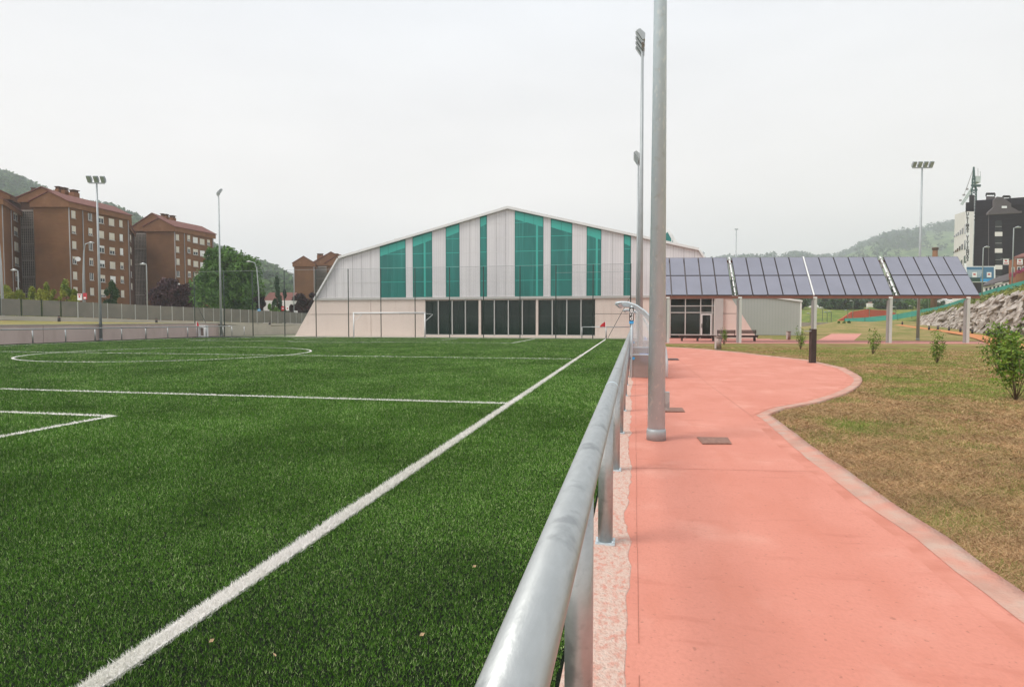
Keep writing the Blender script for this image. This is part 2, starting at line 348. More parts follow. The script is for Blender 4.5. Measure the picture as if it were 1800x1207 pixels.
cc, cr = (-23.7, 27.4), 6.7
for i in range(96):
    a, b = 2*math.pi*i/96, 2*math.pi*(i+1)/96
    lines.add([(cc[0]+q*math.cos(t), cc[1]+q*math.sin(t), .016) for q, t in ((cr-LW/2, a), (cr+LW/2, a), (cr+LW/2, b), (cr-LW/2, b))], [(0, 1, 2, 3)])
for i in range(24):
    a, b = R(215)+R(110)*i/24, R(215)+R(110)*(i+1)/24
    lines.add([(-23.1+q*math.cos(t), 48+q*math.sin(t), .018) for q, t in ((5.9, a), (6.0, a), (6.0, b), (5.9, b))], [(0, 1, 2, 3)])
struct(lines, 'pitch_markings', M['line'])
# pavement outline (plan)
kerb_out = [(1800, 1049), (1745, 1011), (1661, 948), (1594, 906), (1510, 845), (1426, 786), (1378, 749), (1351, 731), (1379, 719), (1409, 713.5), (1439, 708), (1478.6, 696),
            (1500, 686.5), (1512, 677.5), (1516, 669), (1513, 663), (1506, 658.5), (1484.5, 647.5), (1449, 639.5), (1423, 633.6), (1359, 626.6), (1299.6, 619.6), (1240, 614), (1205, 611.5), (1172, 610), (1140, 609)]
ko = [G(*p) for p in kerb_out]; ko = [(p.x, p.y) for p in ko]
d0 = (ko[0][0]-ko[1][0], ko[0][1]-ko[1][1]); ko = [(ko[0][0]+d0[0]*9, ko[0][1]+d0[1]*9)]+ko
ko.append((.0, ko[-1][1]))
def offset(pl, w):
    out = []
    for i, p in enumerate(pl):
        a = Vector(pl[max(i-1, 0)]); b = Vector(pl[min(i+1, len(pl)-1)]); d = (b-a).normalized(); n = Vector((-d.y, d.x))
        out.append((p[0]+n.x*w, p[1]+n.y*w))
    return out
# densify + smooth
def dens(pl, step=.35):
    o = []
    for a, b in zip(pl, pl[1:]):
        n = max(1, int(math.dist(a, b)/step))
        for i in range(n): o.append((a[0]+(b[0]-a[0])*i/n, a[1]+(b[1]-a[1])*i/n))
    return o+[pl[-1]]
kd = dens(ko)
kd = [(p[0]+random.uniform(-.012, .012), p[1]+random.uniform(-.012, .012)) for p in kd]
ki = [(p[0]+.02*math.sin(i*.31), p[1]+.02*math.sin(i*.23)) for i, p in enumerate(offset(kd, .23))]
ki = [(max(.02, p[0]), p[1]) for p in ki]
pave = [(.0, -4.0), (kd[0][0], -4.0)]+kd
struct(sheet([(-.12, -4), (.8, -4)]+[(p[0], p[1]) for p in kd[:-1]]+[(-.12, kd[-1][1])], 0.0), 'pavement', M['pink'])
kb = MB(); kb.loft([[(p[0], p[1], .004) for p in ki], [(p[0]*.35+q[0]*.65, p[1]*.35+q[1]*.65, .012) for p, q in zip(ki, kd)], [(p[0], p[1], .03) for p in kd], [(p[0]+.001, p[1], -.05) for p in kd]])
struct(kb, 'pavement_kerb', M['pinkedge'])
# crumbling strip under the railing
sx = [-.34, -.2, -.06]; rows = []
ys = np.arange(-3, 56, .12)
r0 = [(-.34, y, .012) for y in ys]; r1 = [(-.33, y, .02) for y in ys]; rw_ = [0]
for y in ys: rw_.append(max(-.035, min(.035, rw_[-1]*.8+random.uniform(-.02, .02))))
r2 = [(-.05+w_+random.uniform(-.006, .006), y, .006) for y, w_ in zip(ys, rw_)]; r3 = [(p[0]+.012, p[1], -.006) for p in r2]
s_ = MB(); s_.loft([r0, r1, r2, r3], False); struct(s_, 'kerb_strip', M['strip'])
jt = MB()
for (x0, y0, x1, y1) in ((.035, -2, .06, 40),):
    
    y_ = y0
    while y_ < y1:
        e_ = y_+random.uniform(.4, 1.6); xx = x0+random.uniform(-.003, .003); jt.add([(xx, y_, .004), (xx+.003, y_, .004), (xx+.003, e_, .004), (xx, e_, .004)], [(0, 1, 2, 3)]); y_ = e_+random.choice((0, 0, .1, .3))
def jline(a, b, w=.007):
    a = G(*a); b = G(*b); d = (b-a).normalized(); n = Vector((-d.y, d.x, 0))*w/2; jt.add([a-n+Vector((0, 0, .004)), a+n+Vector((0, 0, .004)), b+n+Vector((0, 0, .004)), b-n+Vector((0, 0, .004))], [(0, 1, 2, 3)])
jline((1325, 734), (1245, 675)); jline((1245, 675), (1190, 630)); jline((1112, 822), (1440, 829))
M['joint'] = mat('pavement_joint', sr(168, 112, 94), .9, 0, .1, 4)
struct(jt, 'pavement_joints', M['joint'])
gi = [offset(kd, w) for w in (.25, .36, .39)]
gu = MB(); gu.loft([[(p[0]+random.uniform(-.01, .01), p[1]+random.uniform(-.01, .01), .0045) for p in gi[0][6:-8]], [(p[0]+.04*math.sin(i*.37)*math.sin(i*.11), p[1]+.02*math.sin(i*.5), .0008) for i, p in enumerate(gi[2][6:-8])]])
M['gutter'] = mat('dirty_pink_gutter', sr(198, 128, 109), .9, 0, 0, 3, .3, 30, col2=sr(214, 145, 127), spec=.2)
struct(gu, 'pavement_gutter', M['gutter'])
# right hand lawn, far strips, paths
struct(sheet([(0, -6), (60, -6), (60, 47.0), (0, 47.0)], -.02), 'dry_lawn', M['soil'])
fp_ = [G(*p) for p in ((1140, 603.5), (1300, 603.2), (1500, 603.4), (1790, 604), (1765, 600), (1600, 598.8), (1430, 598), (1340, 596), (1140, 593))]
struct(sheet([(p.x, p.y) for p in fp_], -.012), 'far_pavement', M['pinkfar'])
struct(sheet([(1, 47.5), (120, 30), (120, 110), (1, 110)], -.03), 'lawn', M['lawn'])
pp = [G(1430, 601.5), G(1497, 601.5), G(1519, 583), G(1468, 583)]
struct(sheet([(p.x, p.y) for p in pp], -.008), 'pink_path', M['pinkfar'])
struct(sheet([(-.3, 48.6), (8.6, 47.6), (12.5, 50), (12.5, 60), (-.3, 59.6)], -.022), 'entrance_paving', M['pinkfar'])
struct(sheet([(-37, 57.0), (-.3, 57.0), (-.3, 60.1), (-37, 60.1)], -.015), 'hall_apron', M['lowconc'])
# rising lawn beyond
def rise(d): return 0 if d < 76 else (d-76)*.035 if d < 118 else 1.47-(d-118)*.02
rows = []
for d in (72, 76, 80, 85, 90, 95, 100, 106, 112, 118, 125, 135, 150, 165):
    rows.append([(*XY(px, d), rise(d)*(1 if px > 1470 else max(0, (px-1400)/70))-.015+ (.06*math.sin(px*.07+d*.3))*(d > 78)) for px in range(1400, 1901, 12)])
m_ = MB(); m_.loft(rows); struct(m_, 'lawn_rise', M['lawn'])
op = [((1571, 571), (1586, 571)), ((1609, 577), (1630, 577)), ((1662, 584.5), (1690, 584.5)), ((1695, 590), (1730, 590)), ((1718, 597), (1762, 597)), ((1735, 604), (1785, 603)), ((1745, 612), (1840, 612))]
def gtop(px, py):                                                 # meets the risen lawn
    for k in range(600):
        d = 30+k*.2; p = C(px, py, d)
        if p.z <= rise(d)+.0: return p
    return p
m_ = MB(); m_.loft([[tuple(gtop(*a)+Vector((0, 0, .05))) for a, b in op], [tuple(gtop(*b)+Vector((0, 0, .05))) for a, b in op]]); struct(m_, 'orange_path', M['orange'])
# rock embankment, bank above and plateau
bx = [(1619, 103), (1640, 99), (1655, 95), (1690, 87), (1722, 79), (1747, 73), (1800, 64), (1860, 56), (1950, 48)]
base_py = [569, 573, 577, 579, 581, 583, 588, 594, 606]; top_py = [558, 553, 550, 543, 534, 527, 512, 492, 462]
RB = [Vector(C(px, py, d)) for (px, d), py in zip(bx, base_py)]
RT = [Vector(C(px, py, d+5)) for (px, d), py in zip(bx, top_py)]
FB = [C(1619, 551.5, 128), C(1650, 546, 122), C(1668, 541, 118), C(1700, 531, 108), C(1718, 525, 102), C(1752, 515, 94), C(1800, 503.5, 86), C(1860, 482, 78), C(1950, 450, 68)]
def mesh_loft(a, b, n, jit, name, m):
    # resample both polylines
    def rs(pl, k):
        o = []
        for i in range(k+1):
            t = i/k*(len(pl)-1); j = min(int(t), len(pl)-2); o.append(pl[j].lerp(pl[j+1], t-j))
        return o
    A, B = rs(a, 60), rs(b, 60); rws = []
    for r in range(n+1):
        rws.append([tuple(p.lerp(q, r/n)+Vector((0, 0, random.uniform(-jit, jit)))*(0 < r < n)) for p, q in zip(A, B)])
    q = MB(); q.loft(rws); return struct(q, name, m)
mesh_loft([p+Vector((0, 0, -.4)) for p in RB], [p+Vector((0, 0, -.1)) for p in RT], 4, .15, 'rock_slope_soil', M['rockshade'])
mesh_loft([p+Vector((0, 0, -.1)) for p in RT], FB, 6, .2, 'grass_bank', M['bankgrass'])
PB = [C(1619, 548, 180), C(1650, 545, 190), C(1668, 536, 190), C(1700, 524, 190), C(1718, 518, 190), C(1752, 510, 200), C(1800, 500, 200), C(1860, 496, 200), C(1950, 492, 200)]
mesh_loft(FB, PB, 5, .1, 'hillside', M['bankgrass'])
# left bank and street side
lb = MB()
SC = [(0-90, 62, 553, 3.0), (-40, 66, 553.5, 0), (0, 70, 554.6, 0), (108, 75, 557, 0), (175, 79, 558.9, 0), (282, 85, 562.5, 0), (345, 88, 564.2, 0), (451, 94, 567.3, 0), (500, 103, 568.3, 0), (540, 112, 569.2, 0), (580, 120, 569.8, 0)]
def scr(px):
    for a, b in zip(SC, SC[1:]):
        if a[0] <= px <= b[0]:
            t = (px-a[0])/(b[0]-a[0]); return C(px, a[2]+(b[2]-a[2])*t, a[1]+(b[1]-a[1])*t)
WT = 1.36
wl = [(-45.0, -10), (-45.0, 20), (-45.0, 40), (-45.0, 50), (-45.0, 57.5), (-45.2, 60), (-43.8, 66), (-41, 72), (-39.5, 80), (-38, 92)]
pxs = [-90, -60, -20, 40, 108, 175, 282, 345, 451, 560]
wz = [1.36]*5+[1.2, 1.05, .95, .9, .8]
lb.loft([[(x, y, z) for (x, y), z in zip(wl, wz)], [tuple((scr(p)+Vector((0, 0, -.55)))*.5+Vector((x, y, z))*.5) for p, (x, y), z in zip(pxs, wl, wz)], [tuple(scr(p)+Vector((0, 0, -.55))) for p in pxs]])
struct(lb, 'left_grass_bank', M['lawn'])
st = MB(); st.loft([[tuple(scr(p)+Vector((0, 0, -.5))) for p in pxs], [(*XY(p, 170), .6) for p in (-260, -200, -120, -60, 20, 100, 200, 300, 451, 560)]])
struct(st, 'street_ground', M['lowconc'])
# ------------------------------------------------------------------ turf and grass blades (uncountable)
def blades(name, P, h, w, tint, m, label, cat, lean=.5, z=0, lmin=.15):
    n = len(P); a = rng.uniform(0, 2*np.pi, n); l = rng.uniform(0, 2*np.pi, n); k = rng.uniform(lmin, lean, n)*h
    V = np.zeros((n, 3, 3), np.float32); dx, dy = np.cos(a)*w/2, np.sin(a)*w/2
    V[:, 0] = np.stack([P[:, 0]-dx, P[:, 1]-dy, np.full(n, z)], 1); V[:, 1] = np.stack([P[:, 0]+dx, P[:, 1]+dy, np.full(n, z)], 1)
    V[:, 2] = np.stack([P[:, 0]+np.cos(l)*k, P[:, 1]+np.sin(l)*k, z+np.sqrt(np.maximum(h*h-k*k, 1e-6))], 1)
    me = fast_mesh(name, V.reshape(-1, 3), np.arange(n*3), np.arange(n)*3, np.full(n, 3))
    ca = me.color_attributes.new('tint', 'FLOAT_COLOR', 'POINT'); c4 = np.ones((n, 3, 4), np.float32); c4[:, :, :3] = tint[:, None, :]
    ca.data.foreach_set('color', c4.ravel()); o = link(name, me, m); return tag(o, label, cat, kind='stuff')
def vn(P, s, seed):                                               # cheap value noise
    g = np.random.default_rng(seed).uniform(0, 1, (256, 256)); q = P*s+1000; i = np.floor(q).astype(int); f = q-i; f = f*f*(3-2*f)
    a = g[i[:, 0] % 256, i[:, 1] % 256]; b = g[(i[:, 0]+1) % 256, i[:, 1] % 256]; c = g[i[:, 0] % 256, (i[:, 1]+1) % 256]; d = g[(i[:, 0]+1) % 256, (i[:, 1]+1) % 256]
    return (a*(1-f[:, 0])+b*f[:, 0])*(1-f[:, 1])+(c*(1-f[:, 0])+d*f[:, 0])*f[:, 1]
def scatter(n, d0, d1, a0, a1, power=1.0):
    # radial scatter in front of the place where one stands; density falls off with distance
    u = rng.uniform(0, 1, n); r = d0*(d1/d0)**(u**power) if power else d0+(d1-d0)*u; a = rng.uniform(a0, a1, n)
    return np.stack([r*np.sin(a), r*np.cos(a)], 1), r
P, r = scatter(2600000, 1.9, 66, R(-57), R(2))
kk_ = rng.uniform(0, 1, len(P)) < (r/5.4)**2; P, r = P[kk_], r[kk_]
def tufts(P, r, g=.016):                                          # blades grow in tufts, some tufts flattened away
    Q = np.round(P/g+vn(P, 3, 21)[:, None]*.8)*g; hsh = np.sin(Q[:, 0]*1271.3+Q[:, 1]*3117.7)*43758.5; hsh -= np.floor(hsh)
    Q = Q+np.stack([hsh-.5, np.modf(np.abs(hsh)*97.3)[0]-.5], 1)*g*.7+rng.normal(0, .0042, P.shape); near = r < 10
    out = np.where(near[:, None], Q, P); keep = ~near | (hsh > .07); return out[keep], r[keep], hsh[keep]
P, r, tuft = tufts(P, r)
k = (P[:, 0] < -.36) & (P[:, 0] > -43.3) & (P[:, 1] < 56.5); P, r, tuft = P[k], r[k], tuft[k]
white = np.zeros(len(P), bool)
J = P+rng.normal(0, .006, P.shape)
for x0, x1, y0, y1 in rects: white |= (J[:, 0] > x0) & (J[:, 0] < x1) & (J[:, 1] > y0) & (J[:, 1] < y1)
rc = np.hypot(J[:, 0]-cc[0], J[:, 1]-cc[1]); white |= np.abs(rc-cr) < LW/2
sc = np.clip(r/5.5, .75, 6)
g1, g2, g3 = np.array(sr(46, 92, 24)), np.array(sr(116, 162, 60)), np.array(sr(186, 204, 142))
t = rng.uniform(0, 1, len(P))[:, None]; pn = (vn(P, .8, 1)*.5+vn(P, 2.6, 2)*.3+vn(P, 9, 3)*.2)[:, None]
tint = g1*(1-t)+g2*t; tint = np.where(rng.uniform(0, 1, (len(P), 1)) < .05+.12*pn, g3, tint)*(.60+.80*pn)*(.78+.4*tuft[:, None])
hh = rng.uniform(.008, .026, len(P))*np.clip(sc, 1, 1.9); ww = rng.uniform(.003, .0055, len(P))*sc
q = ~white
blades('turf_blades', P[q], hh[q], ww[q], tint[q], M['blade'], 'short green artificial turf blades covering the pitch', 'turf', .72, 0, .05)
PW = P[white]; tw = np.array(sr(232, 230, 226))*rng.uniform(.78, 1.05, (len(PW), 1))
extra = np.stack([rng.uniform(PX1-LW/2, PX1+LW/2, 60000), 1.6*(30/1.6)**rng.uniform(0, 1, 60000)], 1); extra[:, 0] += rng.normal(0, .009, 60000); extra = np.round(extra/.022)*.022+rng.normal(0, .004, extra.shape)
PW2 = np.concatenate([PW, extra]); re = np.hypot(PW2[:, 0], PW2[:, 1]); s2 = np.clip(re/4, 1, 6)
blades('white_line_blades', PW2, rng.uniform(.016, .046, len(PW2))*np.clip(s2, 1, 1.3), rng.uniform(.004, .007, len(PW2))*s2, np.array(sr(244, 240, 236))*rng.uniform(.86, 1.08, (len(PW2), 1)), M['blade'], 'bristly white turf blades of the pitch lines', 'turf line', .97, 0, .4)
# right lawn
P, r = scatter(1000000, 3.2, 46, R(3), R(34))
kk = ~pip(P+rng.normal(0, .022, P.shape), [(0, -4), (.8, -4)]+kd) & (P[:, 0] > .3) & (P[:, 1] < 43.2-P[:, 0]*.16)
# a few straws hang over the kerb
P, r = P[kk], r[kk]; sc = np.clip(r/6, .85, 6)
green = vn(P, .55, 5)*.5+vn(P, 1.7, 6)*.5; gshift = np.clip((r-6)/14, 0, 1)*.30
isg = rng.uniform(0, 1, len(P)) < np.clip((green+gshift-.54)*1.8, .02, .85)
s1, s2_, s3 = np.array(sr(228, 194, 148)), np.array(sr(182, 134, 94)), np.array(sr(112, 76, 50))
gg1, gg2 = np.array(sr(104, 134, 50)), np.array(sr(158, 168, 88))
t = rng.uniform(0, 1, (len(P), 1)); u = rng.uniform(0, 1, (len(P), 1))
dry = np.where(u < .3, s3, s1*t+s2_*(1-t)); grn = gg1*t+gg2*(1-t)
tint = np.where(isg[:, None], grn, dry)*(.78+.36*vn(P, 3.1, 9))[:, None]
hh = rng.uniform(.015, .042, len(P))*np.where(isg, 1, 2.2)*np.clip(sc, 1, 1.3); ww = rng.uniform(.002, .0045, len(P))*sc
blades('dry_grass_blades', P[~isg], hh[~isg], ww[~isg], tint[~isg], M['grassblade'], 'cut straw coloured grass lying on the lawn right of the pink path', 'grass', .9995, -.012, .9)
blades('green_grass_blades', P[isg], hh[isg], ww[isg], tint[isg], M['grassblade'], 'green grass blades sprouting through the straw', 'grass', .97, -.015, .3)
# ================================================================== RAILINGS
def railing(name, label, path, posts, rr, rp, h, group=None):
    t = thing(name, label, 'railing', (path[0][0], path[0][1], 0), group)
    q = MB(); pts = [(x, y, h) for x, y in path]; q.tube(pts, [rr]*len(pts), 32 if rr > .05 else 10); q.build('top_rail', M['galv_rail'], t)
    for x, y in posts:
        q = MB(); q.tube([(x, y, .02), (x, y, h-.02)], [rp]*2, 24 if rp > .05 else 8); p = q.build('post', M['galv_rail'], t)
        if rp > .05:
            q = MB(); q.box(x-.075, x+.075, y-.075, y+.075, .014, .026); q.build('base_plate', M['galv'], p)
            for dx in (-.06, .06):
                q = MB(); q.tube([(x+dx, y-.06, .026), (x+dx, y-.06, .045)], [.009]*2, 6); q.build('bolt', M['galv'], p)
    return t
rx = -.212
rl = railing('railing', 'long thick galvanised steel railing between the turf and the pink pavement', [(rx, -1.6), (rx, 10), (rx, 25), (rx, 55)], [(rx, 2.39+2.33*i) for i in range(23)], .064, .058, 1.10)
for y in (5.9, 12.9, 19.9, 26.9, 33.9):
    q = MB(); q.tube([(rx, y-.03, 1.10), (rx, y+.03, 1.10)], [.0665]*2, 32); q.build('rail_joint', M['galv'], rl)
a = YP(1023, 597, 56.2)
railing('railing', 'short thin railing section across the far right corner of the pitch', [(a.x, 56.2), (-.3, 56.2)], [(a.x, 56.2), ((a.x-.3)/2, 56.2), (-.35, 56.2)], .045, .04, 1.1)
lx = -43.4
b = YP(408, 594, 57.3)
railing('railing', 'long thin galvanised railing in front of the pinkish wall on the left', [(lx, -6), (lx, 20), (lx, 57.3)], [(lx, -3+2.6*i) for i in range(24)], .05, .045, 1.08)
railing('railing', 'short railing return at the far left corner behind the netting', [(lx+.1, 57.3), (b.x, 57.3)], [(lx+2.2, 57.3), (b.x, 57.3)], .045, .04, 1.08)
# ================================================================== FLOODLIGHT MASTS
def mast(name, label, x, y, top, r0, r1, rz, heads=4, box=False, hs=1.0):
    t = thing(name, label, 'floodlight mast', (x, y, 0), 'floodlight masts around the pitch')
    q = MB(); n = 40 if r0 > .12 and y < 12 else 14
    q.tube([(x, y, .0), (x, y, top*.5), (x, y, top)], [r0, (r0+r1)/2, r1], n); q.build('pole', M['galv'] if y < 12 else M['galv_far'], t)
    q = MB(); q.tube([(x, y, 0), (x, y, .13), (x, y, .17)], [r0+.014, r0+.013, r0+.001], n); q.build('base_collar', M['galv_far'], t)
    ux, uy = math.cos(rz), math.sin(rz); L2 = .42*hs*(heads-1)/2*1.55
    q = MB(); q.bar((x-ux*L2*1.15, y-uy*L2*1.15, top), (x+ux*L2*1.15, y+uy*L2*1.15, top), .09); q.build('crossbar', M['galv_far'], t)
    fx, fy = -uy, ux                                              # direction the heads face
    for i in range(heads):
        k = -L2+2*L2*i/(heads-1); cx, cy = x+ux*k, y+uy*k; w = .2*hs
        def p(a, f, z): return (cx+ux*a+fx*f, cy+uy*a+fy*f, top+z)
        q = MB(); pr = [(.0, .05), (.36, .62), (.16, .72), (-.14, .42), (-.12, .12)]
        pr = [(f*hs, z*hs) for f, z in pr]
        q.prism([p(-w, f, z) for f, z in pr], (ux*2*w, uy*2*w, 0)); h = q.build('lamp_head', M['galv_far'], t)
        q = MB(); q.prism([p(-w*.9, .03*hs, .04*hs), p(w*.9, .03*hs, .04*hs), p(w*.9, .39*hs, .60*hs), p(-w*.9, .39*hs, .60*hs)], (fx*.012, fy*.012, -.012)); q.build('lens', M['lens'], h)
    if box:
        q = MB(); q.box(x+r0-.02, x+r0+.055, y-.05, y+.07, .45, .71); q.build('junction_box', M['galv_rail'], t)
    return t
mast('floodlight_mast', 'thick galvanised mast standing closest, on the pink pavement by the railing', .33, 9.03, 16, .128, .036, -math.pi/2, 4, True)
mast('floodlight_mast', 'tall mast behind the dugouts with floodlights seen side on, second from the nearest', .27, 29.2, zat(.27, 29.2, 88), .13, .06, -math.pi/2*-1, 4, hs=.8)
mast('floodlight_mast', 'slim distant mast in line with the railing, small floodlights left of the nearer poles', .22, 50.6, zat(.22, 50.6, 287), .13, .06, math.pi/2, 4)
p = G(177.5, 598.5); mast('floodlight_mast', 'left floodlight mast with three heads in front of the brown brick block', p.x, p.y, zat(p.x, p.y, 322), .125, .06, R(200), 3, hs=.82)
p = YP(389, 592, 57.9); mast('floodlight_mast', 'floodlight mast in front of the green tree at the far left corner', p.x, p.y, zat(p.x, p.y, 343), .13, .06, R(-44), 3, hs=.85)
p = G(1613, 598); mast('floodlight_mast', 'floodlight mast rising behind the solar canopy on the right', p.x, p.y, zat(p.x, p.y, 295), .13, .06, R(188), 4, hs=.72)
# ================================================================== MANHOLES, LEAVES
for lab, q4 in (('larger brown manhole cover in the pink pavement right of the nearest mast', [(1225, 769.5), (1279, 770), (1286, 781), (1235, 781)]), ('smaller manhole cover half hidden behind the nearest mast', [(1160, 717.5), (1199, 717.5), (1204, 724.5), (1160, 724.5)]),
                ('thin dark drain cover farther along the pink pavement', [(1165, 630.3), (1191, 630.3), (1194, 633), (1165, 633)])):
    g = [G(*p) for p in q4]; c = sum(g, Vector())/4
    t = thing('manhole_cover', lab, 'manhole cover', (c.x, c.y, 0)); z0 = .005
    q = MB(); q.prism([(p.x, p.y, z0) for p in g], (0, 0, .012)); q.build('rim', M['corten'] if 'drain' in lab else M['manhole'], t)
    q = MB(); gi = [c+(p-c)*.9 for p in g]; q.prism([(p.x, p.y, z0+.012) for p in gi], (0, 0, .004)); q.build('lid', M['manhole'] if 'drain' not in lab else M['corten'], t)
for i, (px, py, lab) in enumerate(((372, 1136, 'dry leaf lying on turf right of the white line, lowest one'), (483, 1161, 'curled pale leaf on turf near the bottom edge'), (834, 1003, 'pale twig bit on turf beside the railing'), (742, 1125, 'light straw leaf on turf left of the railing'))):
    g = G(px, py); q = MB(); a = random.uniform(0, 3); L_ = .02
    u = Vector((math.cos(a), math.sin(a), 0))*L_; v = Vector((-math.sin(a), math.cos(a), 0))*.009
    q.add([g-u+Vector((0, 0, .034)), g+v+Vector((0, 0, .042)), g+u+Vector((0, 0, .036)), g-v+Vector((0, 0, .03)), g+Vector((0, 0, .026))], [(0, 4, 1), (1, 4, 2), (2, 4, 3), (3, 4, 0)])
    tag(q.build('dry_leaf', M['leaf_tan'] if 'leaf_tan' in M else M.setdefault('leaf_tan', mat('tan_leaf', sr(196, 168, 132), .8, 0, .1, 30)), org=g), lab, 'leaf', 'dry leaves on the turf')
# ================================================================== DUGOUTS
prof = [(-.57, 2.27), (-.42, 2.30), (-.2, 2.29), (.05, 2.2), (.3, 2.03), (.52, 1.8), (.7, 1.52), (.84, 1.2), (.93, .85), (.97, .5), (.97, .05)]
def dugout(y0, ln_, label, sign):
    t = thing('dugout', label, 'dugout', (.2, y0, 0), 'team dugouts beside the pitch')
    for y in (y0, y0+ln_/2, y0+ln_):
        q = MB(); q.tube([(x, y, z) for x, z in prof], [.04]*len(prof), 10); q.build('curved_frame', M['galv'], t)
        q = MB(); q.tube([(-.08, y, .0), (-.08, y, 2.25)], [.03]*2, 8); q.build('front_post', M['galv'], t)
    q = MB(); q.prism([(-.57, y0, 2.28), (-.6, y0, 2.24), (-.5, y0, 2.2), (-.42, y0, 2.3)], (0, ln_, 0)); q.build('front_gutter', M['galv'], t)
    q = MB(); q.loft([[(x-.01, y, z+.015) for x, z in prof] for y in (y0+.02, y0+ln_-.02)]); q.build('roof_sheet', M['clear'], t)
    for y in (y0+.012, y0+ln_-.012):
        q = MB(); q.prism([(x*.985, y, z-.045) for x, z in prof if x > -.1]+[(-.08, y, .72)], (0, .006, 0)); q.build('side_window', M['clear'], t)
        q = MB(); q.box(-.13, .93, y-.008, y+.008, .02, .70); q.build('side_panel', M['smoke'], t)
        q = MB(); q.bar((-.13, y, .71), (.94, y, .71), .03); q.build('side_rail', M['galv'], t)
    q = MB(); q.box(.28, .70, y0+.1, y0+ln_-.1, .38, .42); q.build('seat_beam', M['galv'], t)
    n = int(ln_/.62)
    for i in range(n):
        y = y0+.3+i*.62
        q = MB(); q.prism([(.2, y, .44), (.6, y, .43), (.66, y, .78), (.61, y, .78), (.55, y, .48), (.2, y, .48)], (0, .42, 0)); q.build('seat', M['blue'], t)
    if sign:
        q = MB(); q.box(-.155, -.02, y0-.05, y0-.035, 1.65, 2.14); s = q.build('sign_board', M['ink'], t)
        q = MB(); q.box(-.155, -.02, y0-.054, y0-.05, 1.65, 1.735); q.build('cyan_field', M['cyan'], s)
        q = MB(); q.box(-.155, -.02, y0-.054, y0-.05, 1.90, 2.01); q.build('white_field', M['white'], s)
        rot = Matrix.Rotation(math.pi/2, 3, 'X')
        for ch, z, c_, ox in (('e', 2.075, 'white', 0), ('m', 1.955, 'ink', 0), ('d', 1.82, 'white', 0)):
            text(ch, .185, M[c_], 'letter', s, (-.088+ox, y0-.056, z), rot, .003, .004)
    q = MB(); q.tube([(-.02, y0-.016, .6), (-.02, y0-.010, .6)], [.045]*2, 12); q.build('round_sticker', M['cyan'], t)
    q = MB(); q.box(-.125, -.065, y0-.015, y0-.010, .57, .63); q.build('small_sticker', M['ink'], t)
    return t
dugout(18.55, 5.0, 'nearer team dugout with curved clear roof, blue seats and a black and white letter sign', True)
dugout(31.5, 5.0, 'farther team dugout with curved clear roof, mostly behind the masts', False)
# ================================================================== GOAL, FLAGS, NET
gl = thing('football_goal', 'white football goal frame in front of the netting fence', 'goal', (-23.4, PY1, 0))
gx0, gx1 = YP(622, 590, PY1).x, YP(747, 590, PY1).x
for x in (gx0, gx1):
    q = MB(); q.tube([(x, PY1, 0), (x, PY1, 2.44)], [.06]*2, 10); q.build('goal_post', M['goal'], gl)
    q = MB(); q.tube([(x, PY1, 2.38), (x+(.5 if x == gx1 else .45), PY1+.9, 2.3)], [.02]*2, 6); q.tube([(x, PY1, 1.6), (x+(.5 if x == gx1 else .45), PY1+.9, 2.3)], [.02]*2, 6); q.build('net_arm', M['goal'], gl)
q = MB(); q.tube([(gx0-.06, PY1, 2.45), (gx1+.06, PY1, 2.45)], [.065]*2, 10); q.build('crossbar', M['goal'], gl)
def flag(x, y, label, s):
    t = thing('corner_flag', label, 'corner flag', (x, y, 0), 'corner flags')
    q = MB(); q.tube([(x, y, 0), (x, y, 1.62)], [.018]*2, 8); q.build('pole', M['goal'], t)
    q = MB(); pts = [(0, 1.62), (s*.12, 1.56), (s*.35, 1.40), (s*.5, 1.2), (s*.5, 1.12), (s*.2, 1.15), (0, 1.12)]
    q.prism([(x+a, y+.03*math.sin(a*12), z) for a, z in pts], (0, .008, 0)); q.build('flag', M['red'], t)
flag(PX1, PY1, 'red corner flag at the far right corner above the thin railing', -1); flag(YP(346, 590, 53.2).x, 53.2, 'red corner flag at the far left corner beside the white box', .5)
NY = 57.55
npx = [343, 395, 445, 501, 556, 613, 670, 730, 790.5, 850, 914, 977, 1042, 1108]
nx = [YP(p, 590, NY).x for p in npx]; NT = 7.05
bf = thing('ball_stop_fence', 'tall green netting fence on dark green posts behind the goal', 'netting fence', ((nx[0]+nx[-1])/2, NY, 0))
for i, x in enumerate(nx):
    q = MB(); q.tube([(x, NY, 0), (x, NY, NT)], [.05]*2, 8); q.build('fence_post', M['greenpost'], bf)
for a, b_ in ((nx[0], 1), (nx[-1], -1)):
    q = MB(); q.tube([(a, NY, 4.0), (a+b_*2.1, NY, .05)], [.025]*2, 6); q.build('brace', M['greenpost'], bf)
q = MB(); st_ = .005
for i in range(int((NT-.1)/.12)):
    z = .1+i*.12; q.add([(nx[0], NY-.055, z), (nx[-1], NY-.055, z), (nx[-1], NY-.055, z+st_), (nx[0], NY-.055, z+st_)], [(0, 1, 2, 3)])
x = nx[0]
while x < nx[-1]:
    q.add([(x, NY-.057, .1), (x+st_, NY-.057, .1), (x+st_, NY-.057, NT), (x, NY-.057, NT)], [(0, 1, 2, 3)]); x += .12
q.build('net', M['net'], bf)
q = MB(); q.tube([(nx[0], NY-.06, NT-.02), (nx[-1], NY-.06, NT-.02)], [.012]*2, 5); q.tube([(nx[-3], NY-.06, 6.3), (nx[-1], NY-.06, 6.3)], [.012]*2, 5); q.build('top_cable', M['galv_far'], bf)
p = YP(354.5, 592, 54.6)
t = thing('white_box', 'small white box with a dark opening at the foot of the far left wall', 'box', (p.x, p.y, 0))
